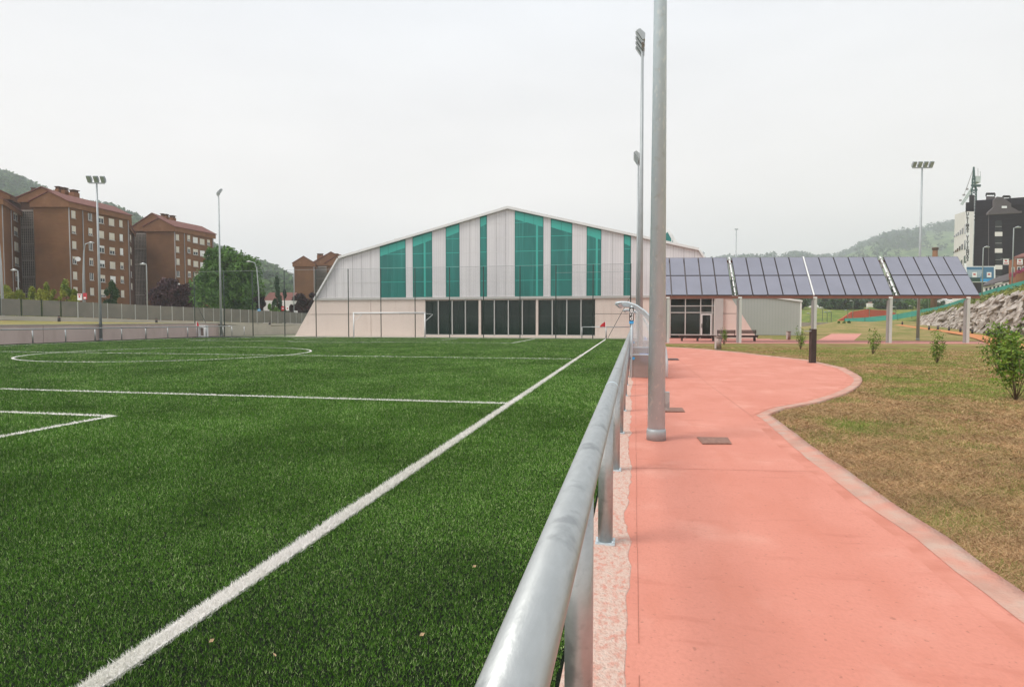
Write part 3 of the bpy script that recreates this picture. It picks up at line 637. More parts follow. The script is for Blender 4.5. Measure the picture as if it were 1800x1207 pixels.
q = MB(); q.box(p.x-.42, p.x-.28, p.y, p.y+.5, 0, 1.2); q.box(p.x+.24, p.x+.42, p.y, p.y+.5, 0, 1.2); q.box(p.x-.28, p.x+.24, p.y, p.y+.5, .95, 1.2); q.box(p.x-.28, p.x+.24, p.y, p.y+.5, 0, .12); q.build('casing', M['white'], t)
q = MB(); q.box(p.x-.28, p.x+.24, p.y+.25, p.y+.45, .12, .95); q.build('opening', M['bin'], t)
# ================================================================== LEFT WALL, SCREEN FENCE
wt = thing('retaining_wall', 'pinkish concrete retaining wall behind the left railing', 'wall', (-44.9, 20, 0))
ys_ = [-8, -2, 4, 10, 16, 22, 28, 33, 38, 43, 48, 53, 57.9]
for i, (a, b_) in enumerate(zip(ys_, ys_[1:])):
    q = MB(); q.box(-45.1, -44.8, a+.015, b_-.015, -.05, WT-.004*(i % 2)); q.build('wall_panel', M['wallconc'], wt)
q = MB(); q.box(-45.16, -44.74, -8, 57.9, WT+.002, WT+.06); q.build('coping', M['lowconc'], wt)
wt = thing('retaining_wall', 'pale grey concrete wall beyond the netting left of the hall', 'wall', (-44, 62, 0))
pl = [(-45.1, 58.1), (-43.9, 66), (-41.1, 72), (-39.6, 80)]
for (a, b_, z0, z1) in zip(pl, pl[1:], (1.2, 1.15, 1.0), (1.15, 1.0, .95)):
    d = Vector((b_[0]-a[0], b_[1]-a[1])); L2 = d.length; d.normalize(); c = ((a[0]+b_[0])/2, (a[1]+b_[1])/2)
    q = MB(); q.obox(c, (d.x, d.y), L2/2-.01, .15, -.05, z1); q.build('wall_panel', M['lowconc'], wt)
sp = [5, 135, 262, 382, 487, 583, 672, 760, 845, 922, 1003, 1075, 1145, 1212, 1273, 1333, 1390, 1445, 1500, 1553]
spx = [-78, -36]+[v/3.55 for v in sp]+[452, 465, 477, 488.5, 499.5, 510, 520.5, 530.5, 540, 549]
sf = thing('screen_fence', 'long grey perforated metal screen fence with steel posts above the left grass bank', 'fence', scr(200)-Vector((0, 0, .5)))
pts = [scr(v) for v in spx]
tops = [2.0]*len(pts)
for i, p in enumerate(pts):
    q = MB(); q.box(p.x-.04, p.x+.04, p.y-.04, p.y+.04, p.z-.05, p.z+2.03); q.build('fence_post', M['post'] if i > 5 else M['greenpost'], sf)
    if i+1 < len(pts):
        a, b_ = p, pts[i+1]; d = b_-a; L_ = math.hypot(d.x, d.y); u = (d.x/L_, d.y/L_); g = .10 if i < 6 else .05
        A = a+d*(g/L_*1.0); B = b_-d*(g/L_); nrm = Vector((-u[1], u[0], 0))*.02
        q = MB(); q.prism([A+Vector((0, 0, .06)), B+Vector((0, 0, .06)), B+Vector((0, 0, 2.0)), A+Vector((0, 0, 2.0))], nrm); q.build('screen_panel', M['screen'], sf)
lw = MB()
for a, b_ in zip(pts, pts[1:]):
    d = b_-a; u = Vector((d.x, d.y)).normalized(); nn = Vector((-u.y, u.x, 0))*.15
    lw.add([a-nn+Vector((0, 0, -.62)), b_-nn+Vector((0, 0, -.62)), b_-nn, a-nn, a+nn+Vector((0, 0, -.62)), b_+nn+Vector((0, 0, -.62)), b_+nn, a+nn], [(0, 1, 2, 3), (3, 2, 6, 7), (5, 4, 7, 6)])
tag(lw.build('low_wall', M['lowconc'], org=pts[8]-Vector((0, 0, .5))), 'low pale concrete wall carrying the grey screen fence', 'wall')
def bollard(name, p, h, r, label, group, lamp=True):
    t = thing(name, label, 'bollard', p, group)
    q = MB(); q.tube([Vector(p), Vector(p)+Vector((0, 0, h*.72))], [r]*2, 12); q.build('body', M['black'], t)
    q = MB(); q.tube([Vector(p)+Vector((0, 0, h*.72)), Vector(p)+Vector((0, 0, h*.9))], [r*.8]*2, 12); q.build('lens', M['bin'], t)
    q = MB(); q.tube([Vector(p)+Vector((0, 0, h*.9)), Vector(p)+Vector((0, 0, h))], [r, r*.9], 12); q.build('cap', M['black'], t); return t
for px, py, d, lab in ((104, 566.5, 67, 'black bollard lamp on the left grass bank, nearest the left edge'), (275, 569.5, 76, 'black bollard lamp on the grass bank between the two masts'), (474, 573, 90, 'small bollard lamp by the low wall near the hall')):
    p = C(px, py, d); bollard('bollard_lamp', p+Vector((0, 0, -.1)), .85, .15, lab, 'bollard lamps on the left bank')
# ================================================================== SPORTS HALL
HY = 60.0
RX = YP(893, 362, HY).x                                            # ridge
hall = thing('sports_hall', 'large sports hall with white and teal striped gable above a concrete base', 'sports hall', (RX, HY, 0))
zb = YP(800, 526, HY).z; zr = YP(893, 363, HY).z; xe = RX-YP(597, 451, HY).x; ze = YP(597, 451, HY).z; xs = RX-YP(557, 526, HY).x; zr -= .24; ze -= .2
xc = RX-YP(519, 592, HY).x; xct = RX-YP(553, 528, HY).x
BK = HY+52
def topz(x):
    a = abs(x-RX)
    if a <= xe: return zr+(ze-zr)*a/xe
    return ze+(zb+.15-ze)*(a-xe)/(xs-xe)
# concrete base: left of the windows, right of the windows, right of the entrance
wx0, wx1 = YP(747.5, 560, HY).x, YP(1046, 560, HY).x
ex0, ex1 = YP(1176, 560, HY).x, YP(1256, 560, HY).x
def conc(poly): q = MB(); q.prism([(x, HY, z) for x, z in poly], (0, .35, 0)); return q.build('concrete_wall', M['hallconc'], hall)
zm = YP(800, 552, HY).z
def xsl(z): return xc+(xct-xc)*z/zb                               # sloping end of the base
jx = YP(652, 560, HY).x
for side in (-1, 1):
    for z0, z1 in ((0, zm-.02), (zm+.02, zb)):
        if side < 0:
            conc([(RX-xsl(z0), z0), (jx-.02, z0), (jx-.02, z1), (RX-xsl(z1), z1)]); conc([(jx+.02, z0), (wx0, z0), (wx0, z1), (jx+.02, z1)])
        else:
            j2 = YP(1085, 560, HY).x
            conc([(wx1, z0), (ex0, z0), (ex0, z1), (wx1, z1)]); conc([(ex1, z0), (RX+xsl(z0), z0), (RX+xsl(z1), z1), (ex1, z1)])
q = MB(); q.prism([(RX-xc+.01, HY+.36, 0), (RX-xc+.01, BK, 0), (RX-xct+.01, BK, zb), (RX-xct+.01, HY+.36, zb)], (.3, 0, 0)); q.prism([(RX+xc-.01, HY+.36, 0), (RX+xct-.01, HY+.36, zb), (RX+xct-.01, BK, zb), (RX+xc-.01, BK, 0)], (-.3, 0, 0)); q.build('side_wall', M['hallconc'], hall)
q = MB(); q.box(RX-xct-.1, RX+xct+.1, HY-.14, HY+.3, zb+.004, zb+.24); q.build('ledge', M['greymetal'], hall)
# gable cladding panels: 1.02 m modules
tealpx = [(668.2, 713.5), (725.8, 760), (784, 808), (844, 856), (905, 955), (968, 1005.5), (1031, 1056.5), (1096, 1108.5)]
TX = [(YP(a, 500, HY).x, YP(b_, 500, HY).x) for a, b_ in tealpx]
cz = zb+.24; levels = [5.75, 7.25, 8.7, 10.15, 11.6]
def clip_panel(x0, x1, m, name, y, z_lo=None, drop=.0):
    xsn = sorted([x0, x1]+[v for v in (RX-xe, RX, RX+xe) if x0 < v < x1])
    top = [(v, topz(v)-drop) for v in xsn]
    if top[0][1] < cz: top[0] = (top[0][0], cz+.01)
    if top[-1][1] < cz: top[-1] = (top[-1][0], cz+.01)
    q = MB(); q.prism([(x0, y, cz if z_lo is None else z_lo(x0)), (x1, y, cz if z_lo is None else z_lo(x1))]+[(v, y, z) for v, z in top[::-1]], (0, .05, 0))
    return q.build(name, m, hall)
edges = [RX-xs+.1]+[v for ab in TX for v in ab]+[RX+xs-.1]
for i in range(len(edges)-1):
    x0, x1 = edges[i], edges[i+1]; tl = i % 2 == 1; n = max(1, round((x1-x0)/1.03))
    pn_ = clip_panel(x0+.01, x1-.01, M['teal'] if tl else M['poly'], 'teal_panel' if tl else 'white_panel', HY-.02)
    j = MB()
    for k in range(1, n):
        x = x0+(x1-x0)*k/n; zt = topz(x)-.1
        if zt > cz+.2: j.box(x-.014, x+.014, HY-.03, HY-.021, cz+.02, zt)
    if tl:
        for x in (x0+.03, x1-.03): j.box(x-.03, x+.03, HY-.032, HY-.021, cz+.02, topz(x)-.12)
    if j.v: j.build('joint', M['tealjoint'] if tl else M['polyjoint'], pn_)
    j = MB()
    for z in levels:
        xa, xb = x0+.05, x1-.05
        # the part of the level below the roof line
        while xa < xb and topz(xa) < z+.3: xa += .1
        while xb > xa and topz(xb) < z+.3: xb -= .1
        if xb-xa > .3: j = MB(); j.box(xa, xb, HY-.035, HY-.0305, z, z+(.06 if tl else .035)); j.build('rail', M['teallight'] if tl else M['polyrail'], pn_)
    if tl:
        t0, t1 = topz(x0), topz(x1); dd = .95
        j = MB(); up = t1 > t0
        # wedge under the roof edge: sky light through the sheet, painted as paler teal
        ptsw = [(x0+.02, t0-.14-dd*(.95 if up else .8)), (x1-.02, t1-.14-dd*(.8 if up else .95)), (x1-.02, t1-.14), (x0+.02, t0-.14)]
        j.prism([(x, HY-.028, z) for x, z in ptsw], (0, .006, 0)); j.build('painted_sky_glow', M['teallight'], pn_)
        if i in (3, 9, 13):
            x = x0+(x1-x0)*(.62 if i == 3 else .78 if i == 9 else .7); j = MB(); j.box(x-.1, x+.1, HY-.0345, HY-.0325, cz+.05, topz(x)-.9); j.build('inner_column', M['teallight'], pn_)
# roof edge, roof
rf = MB()
oy = HY-.32
for s in (-1, 1):
    A = (RX, zr+.02); B = (RX+s*xe, ze+.02); D = (RX+s*(xs+.02), zb+.25)
    for P_, Q_, th in ((A, B, .20), (B, D, .16)):
        n = Vector((-(Q_[1]-P_[1]), Q_[0]-P_[0])).normalized()*th*(1 if s > 0 else -1)
        if P_ is B: n = Vector((s*.17, .0))
        rf.prism([(P_[0], oy, P_[1]-.04), (Q_[0], oy, Q_[1]-.04), (Q_[0]+n.x, oy, Q_[1]+abs(n.y)), (P_[0]+n.x*(P_ is B), oy, P_[1]+abs(n.y)+(.03 if P_ is A else 0))], (0, .42, 0))
rf.build('roof_edge', M['whitemetal'], hall)
q = MB()
for s in (-1, 1):
    q.prism([(RX, HY+.1, zr+.16), (RX+s*xe, HY+.1, ze+.16), (RX+s*xe, HY+.1, ze+.02), (RX, HY+.1, zr+.02)], (0, BK-HY, 0))
    q.prism([(RX+s*xe, HY+.1, ze+.1), (RX+s*(xs+.1), HY+.1, zb+.25), (RX+s*(xs-.1), HY+.1, zb+.25), (RX+s*(xe-.15), HY+.1, ze-.1)], (0, BK-HY, 0))
q.build('roof', M['roofwhite'], hall)
q = MB(); q.prism([(RX-xs, BK, 0), (RX+xs, BK, 0), (RX+xe, BK, ze), (RX, BK, zr), (RX-xe, BK, ze)], (0, .2, 0)); q.build('back_wall', M['hallconc'], hall)
# roof vents and teal dormer
for px, py, Y, w, h in ((697, 419, 70, .5, .6), (1102, 409, 70, .5, .6)):
    p = YP(px, py, Y); q = MB(); q.prism([(p.x-w, Y, p.z-1.3), (p.x+w, Y, p.z-1.3), (p.x+w*.4, Y, p.z), (p.x-w*.6, Y, p.z)], (0, 1.5, 0)); q.build('roof_vent', M['whitemetal'], hall)
a, b_, c = YP(1134, 427, 70), YP(1196, 434, 70), YP(1174, 403, 70)
q = MB(); q.prism([(a.x, 70, a.z-1), (b_.x+.2, 70, b_.z-1), (b_.x+.1, 70, b_.z), (c.x+.1, 70, c.z), (c.x-.15, 70, c.z), (a.x, 70, a.z)], (0, 14, 0)); dm = q.build('roof_dormer', M['whitemetal'], hall)
a2 = a+(c-a)*.12; q = MB(); q.prism([(a.x+.7, 69.98, a.z-.4), (b_.x-.45, 69.98, b_.z-.1), (c.x-.04, 69.98, c.z-.32)], (0, -.05, 0)); q.build('dormer_glazing', M['teal'], dm)
q = MB()
for f in (.45, .75):
    x = a.x+(b_.x-a.x)*f; q.box(x-.04, x+.04, 69.9, 69.925, a.z-.4, min(c.z-.5, a.z+1.0)*1.0 if f > .6 else c.z-1.0)
q.build('dormer_bar', M['whitemetal'], dm)
# window band
ml = [v/4.31+500 for v in (1065, 1165, 1270, 1370, 1480, 1590, 1693)]+[v/4.31+850 for v in (80, 187, 293, 405, 520, 630, 738, 845)]
ml = ml[:7]+ml[8-1:]
ml = sorted(set(ml)); mxs = [YP(v, 560, HY).x for v in ml]
z0w, z1w = YP(1000, 589, HY).z, zb
q = MB(); q.box(wx0, wx1, HY-.06, HY+.3, 0, z0w-.06); q.build('window_plinth', M['hallconc'], hall)
for i, (x0, x1) in enumerate(zip(mxs, mxs[1:])):
    if x1-x0 < .4: continue
    q = MB(); q.box(x0+.05, x1-.05, HY+.14, HY+.16, z0w+.02, z1w-.12); w = q.build('window', M['tint'], hall)
    wd = .14 if i in (4, 9, 10) and False else .055
    q = MB(); q.box(x0-.055, x0+.05, HY+.02, HY+.24, z0w, z1w-.02); q.box(x0+.051, x1-.056, HY+.05, HY+.22, z0w-.05, z0w+.018); q.build('frame', M['greymetal'], w)
q = MB()
for px in (843.4, 944): x = YP(px, 560, HY).x; q.box(x-.12, x+.12, HY-.03, HY+.26, z0w-.05, z1w-.01)
q.box(wx0+.06, wx1-.06, HY+.05, HY+.22, z1w-.11, z1w-.01); q.build('window_pier', M['hallconc'], hall)
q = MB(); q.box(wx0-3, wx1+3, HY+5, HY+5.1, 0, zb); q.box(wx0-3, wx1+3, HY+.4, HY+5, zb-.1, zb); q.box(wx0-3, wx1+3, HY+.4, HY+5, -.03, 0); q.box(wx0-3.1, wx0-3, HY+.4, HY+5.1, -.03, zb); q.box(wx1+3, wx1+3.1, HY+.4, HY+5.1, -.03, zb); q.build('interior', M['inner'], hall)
q = MB()
for px in (803, 885, 980, 1022):
    p = YP(px, 560, HY+1.2); q.box(p.x-.18, p.x+.18, HY+1.2, HY+1.5, 0, zb-.1)
q.box(wx0, wx1, HY+1.52, HY+1.62, 2.1, 2.2)
q.build('inner_pillar', M['greymetal'], hall)
# entrance
ez = lambda py: YP(1215, py, HY).z
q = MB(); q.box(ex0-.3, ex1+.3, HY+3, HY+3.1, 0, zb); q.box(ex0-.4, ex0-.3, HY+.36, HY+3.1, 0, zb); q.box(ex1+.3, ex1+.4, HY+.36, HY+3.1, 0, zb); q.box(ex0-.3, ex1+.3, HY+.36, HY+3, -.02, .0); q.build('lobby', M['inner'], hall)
q = MB(); q.box(ex0-.2, ex1+.2, HY+1.2, HY+1.35, ez(544), ez(536)); q.box(ex0-.2, ex1+.2, HY+1.2, HY+1.35, ez(533), ez(529)); q.build('lobby_beam', M['innerred'], hall)
ent = MB(); vx = [ex0+.02]+[YP(1040+v/4.02, 560, HY).x for v in (555, 662, 770, 852)]+[ex1-.02]
for x in vx[1:]: ent.box(x-.05, x+.05, HY+.05, HY+.2, .02, zb-.02)
for z in (ez(589), ez(550), ez(538.5), zb-.12): ent.box(vx[0], vx[-1]-.06, HY+.06, HY+.19, z, z+.09)
ent.build('entrance_frame', M['greymetal'], hall)
for x0, x1 in zip(vx[:-1], vx[1:]):
    for z0, z1 in ((.12, ez(550)), (ez(550)+.09, ez(538.5)), (ez(538.5)+.09, zb-.13)):
        if x1-x0 > .3:
            q = MB(); q.box(x0+.051, x1-.051, HY+.12, HY+.135, z0, z1); q.build('window', M['tint'], hall)
x0, x1 = vx[3]+.06, vx[4]-.06
q = MB(); zt = ez(551.5)
q.box(x0, x0+.1, HY+.0, HY+.045, .1, zt); q.box(x1-.1, x1, HY+.0, HY+.045, .1, zt); q.box(x0+.1, x1-.1, HY+.0, HY+.045, zt-.12, zt); q.box(x0+.1, x1-.1, HY+.0, HY+.045, .1, .25); dr = q.build('door', M['whitemetal'], hall)
q = MB(); q.box(x0+.02, x0+.06, HY-.06, HY-.001, 1.0, 1.4); q.build('handle', M['black'], dr)
q = MB(); q.box(ex1+.01, ex1+.75, HY-.25, HY-.01, 0, zb-.01); q.build('entrance_pier', M['greymetal'], hall)
# annex
AY = 74; ax0, ax1 = RX+xe+.5, YP(1408, 560, AY).x
an = thing('metal_annex', 'low pale grey metal clad annex right of the hall', 'building', ((ax0+ax1)/2, AY, 0))
za, za2 = YP(1345, 522, AY).z, YP(1407, 531, AY).z
q = MB(); q.prism([(ax0, AY, 0), (ax1, AY, 0), (ax1, AY, za2), (ax1-4.2, AY, za), (ax0, AY, za)], (0, 30, 0)); q.build('wall', M['annex'] if 'annex' in M else M.setdefault('annex', mat('ribbed_annex_sheet', sr(172, 175, 171), .5, .1, .03, .5)), an)
mix_in(M['annex'], wave_mask(M['annex'], 0, .33, .5, .12), sr(160, 167, 161), .6)
q = MB(); q.prism([(ax1+.1, AY-.15, za2+.02), (ax1-4.2, AY-.15, za+.02), (ax1-4.2, AY-.15, za+.22), (ax1+.1, AY-.15, za2+.22)], (0, 30.3, 0)); q.box(ax0, ax1-4.2, AY-.15, AY+30.2, za+.02, za+.2); q.build('roof', M['whitemetal'], an)
q = MB(); q.box(ax1-.12, ax1+.04, AY-.06, AY-.001, .02, za2); q.build('corner_trim', M['whitemetal'], an)
# ================================================================== SOLAR CANOPY
D0, D1 = 46.0, 49.7
sc_ = thing('solar_canopy', 'long pergola of tilted solar panels on pale steel columns', 'solar canopy', Vector((*XY(1440, 46), 0)))
colspx = [(1173, 602.5), (1299.5, 602.5), (1431, 602.5), (1563.5, 602.8), (1699.5, 603)]
groups = [((1151, 1277.5), (1154, 1288)), ((1285.5, 1411), (1297, 1430)), ((1412.5, 1541.8), (1431.5, 1570.4)), ((1552, 1683.6), (1581.6, 1722.9))]
ey, ty = 519.0, 451.5
def bil(g, u, v):                                                  # u across, v up the slope
    (ta, tb), (ba, bb) = g; A = C(ba+(bb-ba)*u, ey, D0); B = C(ta+(tb-ta)*u, ty+(1.2-2.2*((ta+(tb-ta)*u)-1151)/530), D1); return A.lerp(B, v)
for g in groups:
    A, B_, C_ = bil(g, 0, 0), bil(g, 1, 0), bil(g, 0, 1); nrm = (B_-A).cross(C_-A).normalized()
    for r_ in range(2):
        for c_ in range(5):
            u0, u1, v0, v1 = c_/5+.003, (c_+1)/5-.003, r_*.5+.006, r_*.5+.494
            cs = [bil(g, u0, v0), bil(g, u1, v0), bil(g, u1, v1), bil(g, u0, v1)]
            q = MB(); q.prism(cs, -nrm*.09); pf = q.build('solar_panel', M['panelframe'], sc_)
            ctr = sum(cs, Vector())/4
            w = (cs[1]-cs[0]).normalized()*.035; h = (cs[3]-cs[0]).normalized()*.035
            ci = [cs[0]+w+h, cs[1]-w+h, cs[2]-w-h, cs[3]+w-h]
            q = MB(); q.prism([p+nrm*.003 for p in ci], nrm*.006); q.build('glass', M['panel'], pf)
    # rafters below the group
    for u in (.1, .5, .9):
        q = MB(); q.bar(bil(g, u, .01)-nrm*.2, bil(g, u, .99)-nrm*.2, .12, .18); q.build('rafter', M['rust'], sc_)
for u0, u1 in ((1277.5, 1288), (1541.8, 1570.4)):
    i = 0 if u0 < 1300 else 2
    for g, u in ((groups[i], 1.035), (groups[i+1], -.035)):
        q = MB(); q.bar(bil(g, u, 0), bil(g, u, 1), .07); q.build('gap_rail', M['whitemetal'], sc_)
    gg = ((groups[i][0][1], groups[i+1][0][0]), (groups[i][1][1], groups[i+1][1][0]))
    for v, ww_ in ((.92, .5), (.8, .35), (.55, .35), (.44, .6), (.36, .5), (.2, .3), (.04, .5)):
        q = MB(); p0, p1 = bil(gg, .25, v)-Vector((0, 0, .12)), bil(gg, .75, v)-Vector((0, 0, .12)); q.bar(p0, p1, .07); q.bar(p0.lerp(p1, .3)-Vector((0, 0, .25)), p0.lerp(p1, .3)+Vector((0, 0, .2)), .1); q.bar(p0.lerp(p1, .8)-Vector((0, 0, .25)), p0.lerp(p1, .8)+Vector((0, 0, .15)), .08); q.build('pipework', M['pipe'] if v > .5 else M['greenpost'], sc_)
q = MB(); g = ((groups[1][0][1], groups[2][0][0]), (groups[1][1][1], groups[2][1][0])); q.bar(bil(g, .5, 0), bil(g, .5, 1), .1, .12); q.build('gap_rail', M['whitemetal'], sc_)
ea, eb = C(1155, 522.3, D0+.05), C(1722, 522.3, D0+.05)
q = MB(); q.bar(ea, eb, .16, .2); q.build('eaves_beam', M['rust'], sc_)
ta_, tb_ = C(1156, 453.5, D1-.1)-Vector((0, 0, .3)), C(1680, 452.5, D1-.1)-Vector((0, 0, .3))
q = MB(); q.bar(ta_, tb_, .14, .2); q.build('ridge_beam', M['rust'], sc_)
ud = (math.cos(YAW), math.sin(YAW))
for px, py in colspx:
    x, y = XY(px, D0+.1); zt = zat(x, y, 524)
    q = MB(); q.obox((x+ud[0]*.05, y+ud[1]*.05), ud, .09, .13, -.02, zt); cl = q.build('column', M['colm'], sc_)
    q = MB(); q.obox((x-ud[0]*.12, y-ud[1]*.12+.06), ud, .05, .1, -.02, zt-.15); q.build('column_flange', M['pipe'], cl)
    x2, y2 = XY(px-6, D1-.3); z2 = C(px, 455, D1-.3).z-.45
    q = MB(); q.bar((x, y, zt-.25), (x2, y2, z2), .14, .2); q.build('strut', M['colm'], cl)
    q = MB(); q.obox((x, y), ud, .13, .15, zt-.02, zt+.1); q.build('column_head', M['whitemetal'], cl)
# ================================================================== BENCHES, BINS, PILLAR LAMP
def bench(px0, px1, py, back, label):
    a, b_ = G(px0, py), G(px1, py); c = (a+b_)/2; L_ = (b_-a).length; t = thing('park_bench', label, 'bench', (0, 0, 0), 'benches under the solar canopy')
    t.location = (c.x, c.y, 0); u = ((b_-a)/L_); ud2 = (u.x, u.y); v = Vector((-u.y, u.x, 0))
    q = MB(); q.obox((c.x, c.y), ud2, L_/2, .24, .40, .47); q.build('seat', M['wood'], t)
    q = MB(); q.obox((c.x, c.y), ud2, L_/2-.02, .2, .30, .39); q.build('seat_frame', M['corten'], t)
    n = 3
    for k in range(n):
        p = a.lerp(b_, .07+.86*k/(n-1)); q = MB(); q.obox((p.x, p.y), ud2, .03, .2, -.02, .30); q.build('leg', M['black'], t)
    if back:
        for s0, s1 in ((.0, .47), (.53, 1)):
            c0 = a.lerp(b_, (s0+s1)/2)+v*.22
            q = MB(); 
            for z in (.60, .71, .82): q.obox((c0.x, c0.y), ud2, L_*(s1-s0)/2, .015, z, z+.085)
            q.build('backrest', M['wood'], t)
        for k in (0, .45, .55, 1):
            p = a.lerp(b_, .02+.96*k)+v*.25; q = MB(); q.obox((p.x, p.y), ud2, .02, .02, .40, .92); q.build('back_post', M['black'], t)
bench(1194, 1258, 599, False, 'backless dark wood bench in front of the hall entrance'); bench(1262, 1331, 599, True, 'dark wood bench with backrest behind a canopy column')
def binn(px, py, pyt, wpx, label):
    p = G(px, py); d = (RI @ (p-CO)).z*-1; r = wpx/2*d/F; h = zat(p.x, p.y, pyt)
    t = thing('litter_bin', label, 'litter bin', (p.x, p.y, 0), 'litter bins')
    q = MB(); q.tube([(p.x, p.y, .05), (p.x, p.y, h*.93)], [r*.95, r*.95], 20); q.build('body', M['bin'], t)
    q = MB(); q.tube([(p.x, p.y, h*.93), (p.x, p.y, h*.96), (p.x, p.y, h)], [r*1.06, r*1.22, r*1.18], 20); q.build('lid', M['bin'], t)
    q = MB(); q.tube([(p.x, p.y, 0), (p.x, p.y, .06)], [r*.8]*2, 20); q.build('base', M['binlight'], t)
    a = [(p.x+r*.985*math.cos(k), p.y+r*.985*math.sin(k)) for k in np.linspace(R(170), R(235), 7)]
    q = MB(); q.loft([[(x, y, .06) for x, y in a], [(x, y, h*.92) for x, y in a]]); q.build('side_plate', M['binlight'], t)
binn(1262, 614.5, 591, 12, 'grey brown litter bin on the edge of the pink pavement'); binn(1386, 597, 582, 7.5, 'litter bin on the grass between the benches and the annex'); binn(1467, 581.5, 575.5, 5, 'small far litter bin beside the pink path')
p = G(1428, 637.5); d = 24.8; h = zat(p.x, p.y, 578)
pl_ = thing('pillar_lamp', 'dark brown square pillar light at the rim of the round pink pavement', 'bollard', (p.x, p.y, 0))
q = MB(); q.obox((p.x, p.y), ud, .105, .1, .0, h); q.build('pillar', M['corten'], pl_)
q = MB(); q.obox((p.x-ud[0]*.21, p.y-ud[1]*.21), ud, .1, .09, h-.11, h-.07); q.build('lamp_plate', M['galv_rail'], pl_)
q = MB(); q.obox((p.x, p.y), ud, .15, .12, .0, .012); q.build('base_plate', M['corten'], pl_)
for px, py, pyt, lab in ((1736, 590.5, 578.5, 'black bollard lamp by the orange path, nearest of the row'), (1709, 586.5, 576, 'second nearest black bollard lamp along the orange path'), (1688, 584, 575, 'third bollard lamp along the orange path, just left of the last canopy column'), (1668, 581.5, 574, 'fourth bollard lamp along the orange path'),
                     (1648.5, 580, 573.5, 'fifth bollard lamp along the orange path'), (1633, 580, 573.8, 'farthest bollard lamp of the row below the rocks'), (1586, 571, 565, 'lone distant bollard lamp where the orange path starts')):
    p = gtop(px, py); h = zat(p.x, p.y, pyt)-p.z; bollard('bollard_lamp', p, max(.6, h), .13, lab, 'bollard lamps along the orange path')
# ================================================================== PLANTS
def leaves(name, P, size, m, parent=None, org=(0, 0, 0), up=.3):
    n = len(P); A = rng.normal(0, 1, (n, 3)); A /= np.linalg.norm(A, axis=1)[:, None]; B = rng.normal(0, 1, (n, 3)); B -= (B*A).sum(1)[:, None]*A; B /= np.linalg.norm(B, axis=1)[:, None]
    s = (size*rng.uniform(.6, 1.3, n))[:, None]; A *= s; B *= s*.5
    V = np.stack([P-A, P+B, P+A, P-B], 1)-np.array(org, dtype=float); V = V.reshape(-1, 3)
    me = fast_mesh(name, V, np.arange(n*4), np.arange(n)*4, None); me.materials.append(m)
    o = bpy.data.objects.new(name, me); col.objects.link(o)
    if parent is not None: o.parent = parent
    return o
_fm = fast_mesh
def crown_points(n, c, rad, lobes, cone=False, fill=.5):
    c = np.array(c, float); rad = np.array(rad, float); out = []
    L0 = rng.normal(0, 1, (lobes, 3)); L0 /= np.linalg.norm(L0, axis=1)[:, None]; L0 *= rng.uniform(.3, 1.0, (lobes, 1))
    if cone:
        z = rng.uniform(-1, 1, lobes); a = rng.uniform(0, 6.283, lobes); rr = (1-(z+1)/2)**.7*rng.uniform(.3, 1.05, lobes); L0 = np.stack([rr*np.cos(a), rr*np.sin(a), z], 1)
    k = rng.integers(0, lobes, n); s = rng.uniform(.12, .34, lobes)[k][:, None]*(1.0 if not cone else .8)
    D = rng.normal(0, 1, (n, 3)); D /= np.linalg.norm(D, axis=1)[:, None]; D *= rng.uniform(fill, 1, (n, 1))
    return c+(L0[k]+D*s)*rad
def tree(name, label, cat, px, d, top_py, wpx, base_z, leaf, n=5000, lobes=45, cone=False, trunk=.16, size=.22, group=None, zfrac=.2):
    x, y = XY(px, d); zt = zat(x, y, top_py); w = wpx*d/F/2; h = zt-base_z
    t = thing(name, label, cat, (x, y, base_z), group); c = (x, y, base_z+h*(.5+zfrac/2)); rad = (w*.86, w*.86, h*(1-zfrac)/2*.93)
    q = MB(); q.tube([(x, y, base_z-.2), (x+.1, y, base_z+h*.3), (x-.05, y+.1, base_z+h*.85)], [trunk, trunk*.7, trunk*.2], 8)
    for k in range(7 if not cone else 0):
        a = k*2.4; zz = base_z+h*(.22+.07*k); q.tube([(x, y, zz), (x+math.cos(a)*w*.35, y+math.sin(a)*w*.35, zz+h*.14), (x+math.cos(a)*w*.65, y+math.sin(a)*w*.65, zz+h*.24)], [trunk*.5, trunk*.3, trunk*.1], 6)
    q.build('trunk', M['bark'], t)
    leaves('crown', crown_points(int(n*1.6), c, rad, int(lobes*1.3), cone), size*1.15, M[leaf], t, (x, y, base_z)); return t
tree('leafy_tree', 'large bushy green tree in front of the far brick block', 'tree', 400, 106, 434, 128, 1.0, 'leafgreen', 20000, 120, size=.26, zfrac=.06)
pg = 'dark purple leaved trees'
tree('plum_tree', 'wide dark purple tree left of the big green tree', 'tree', 307, 112, 489, 92, 1.2, 'leafplum', 8000, 60, group=pg, zfrac=.1)
tree('plum_tree', 'purple tree right of the big green tree behind the netting', 'tree', 452, 112, 496, 44, .8, 'leafplum', 4000, 30, group=pg, zfrac=.1)
tree('plum_tree', 'round purple tree at the left edge of the sports hall', 'tree', 536, 118, 512, 62, .8, 'leafplum', 6000, 45, group=pg, zfrac=.05)
yg = 'yellow green conifers behind the screen fence'
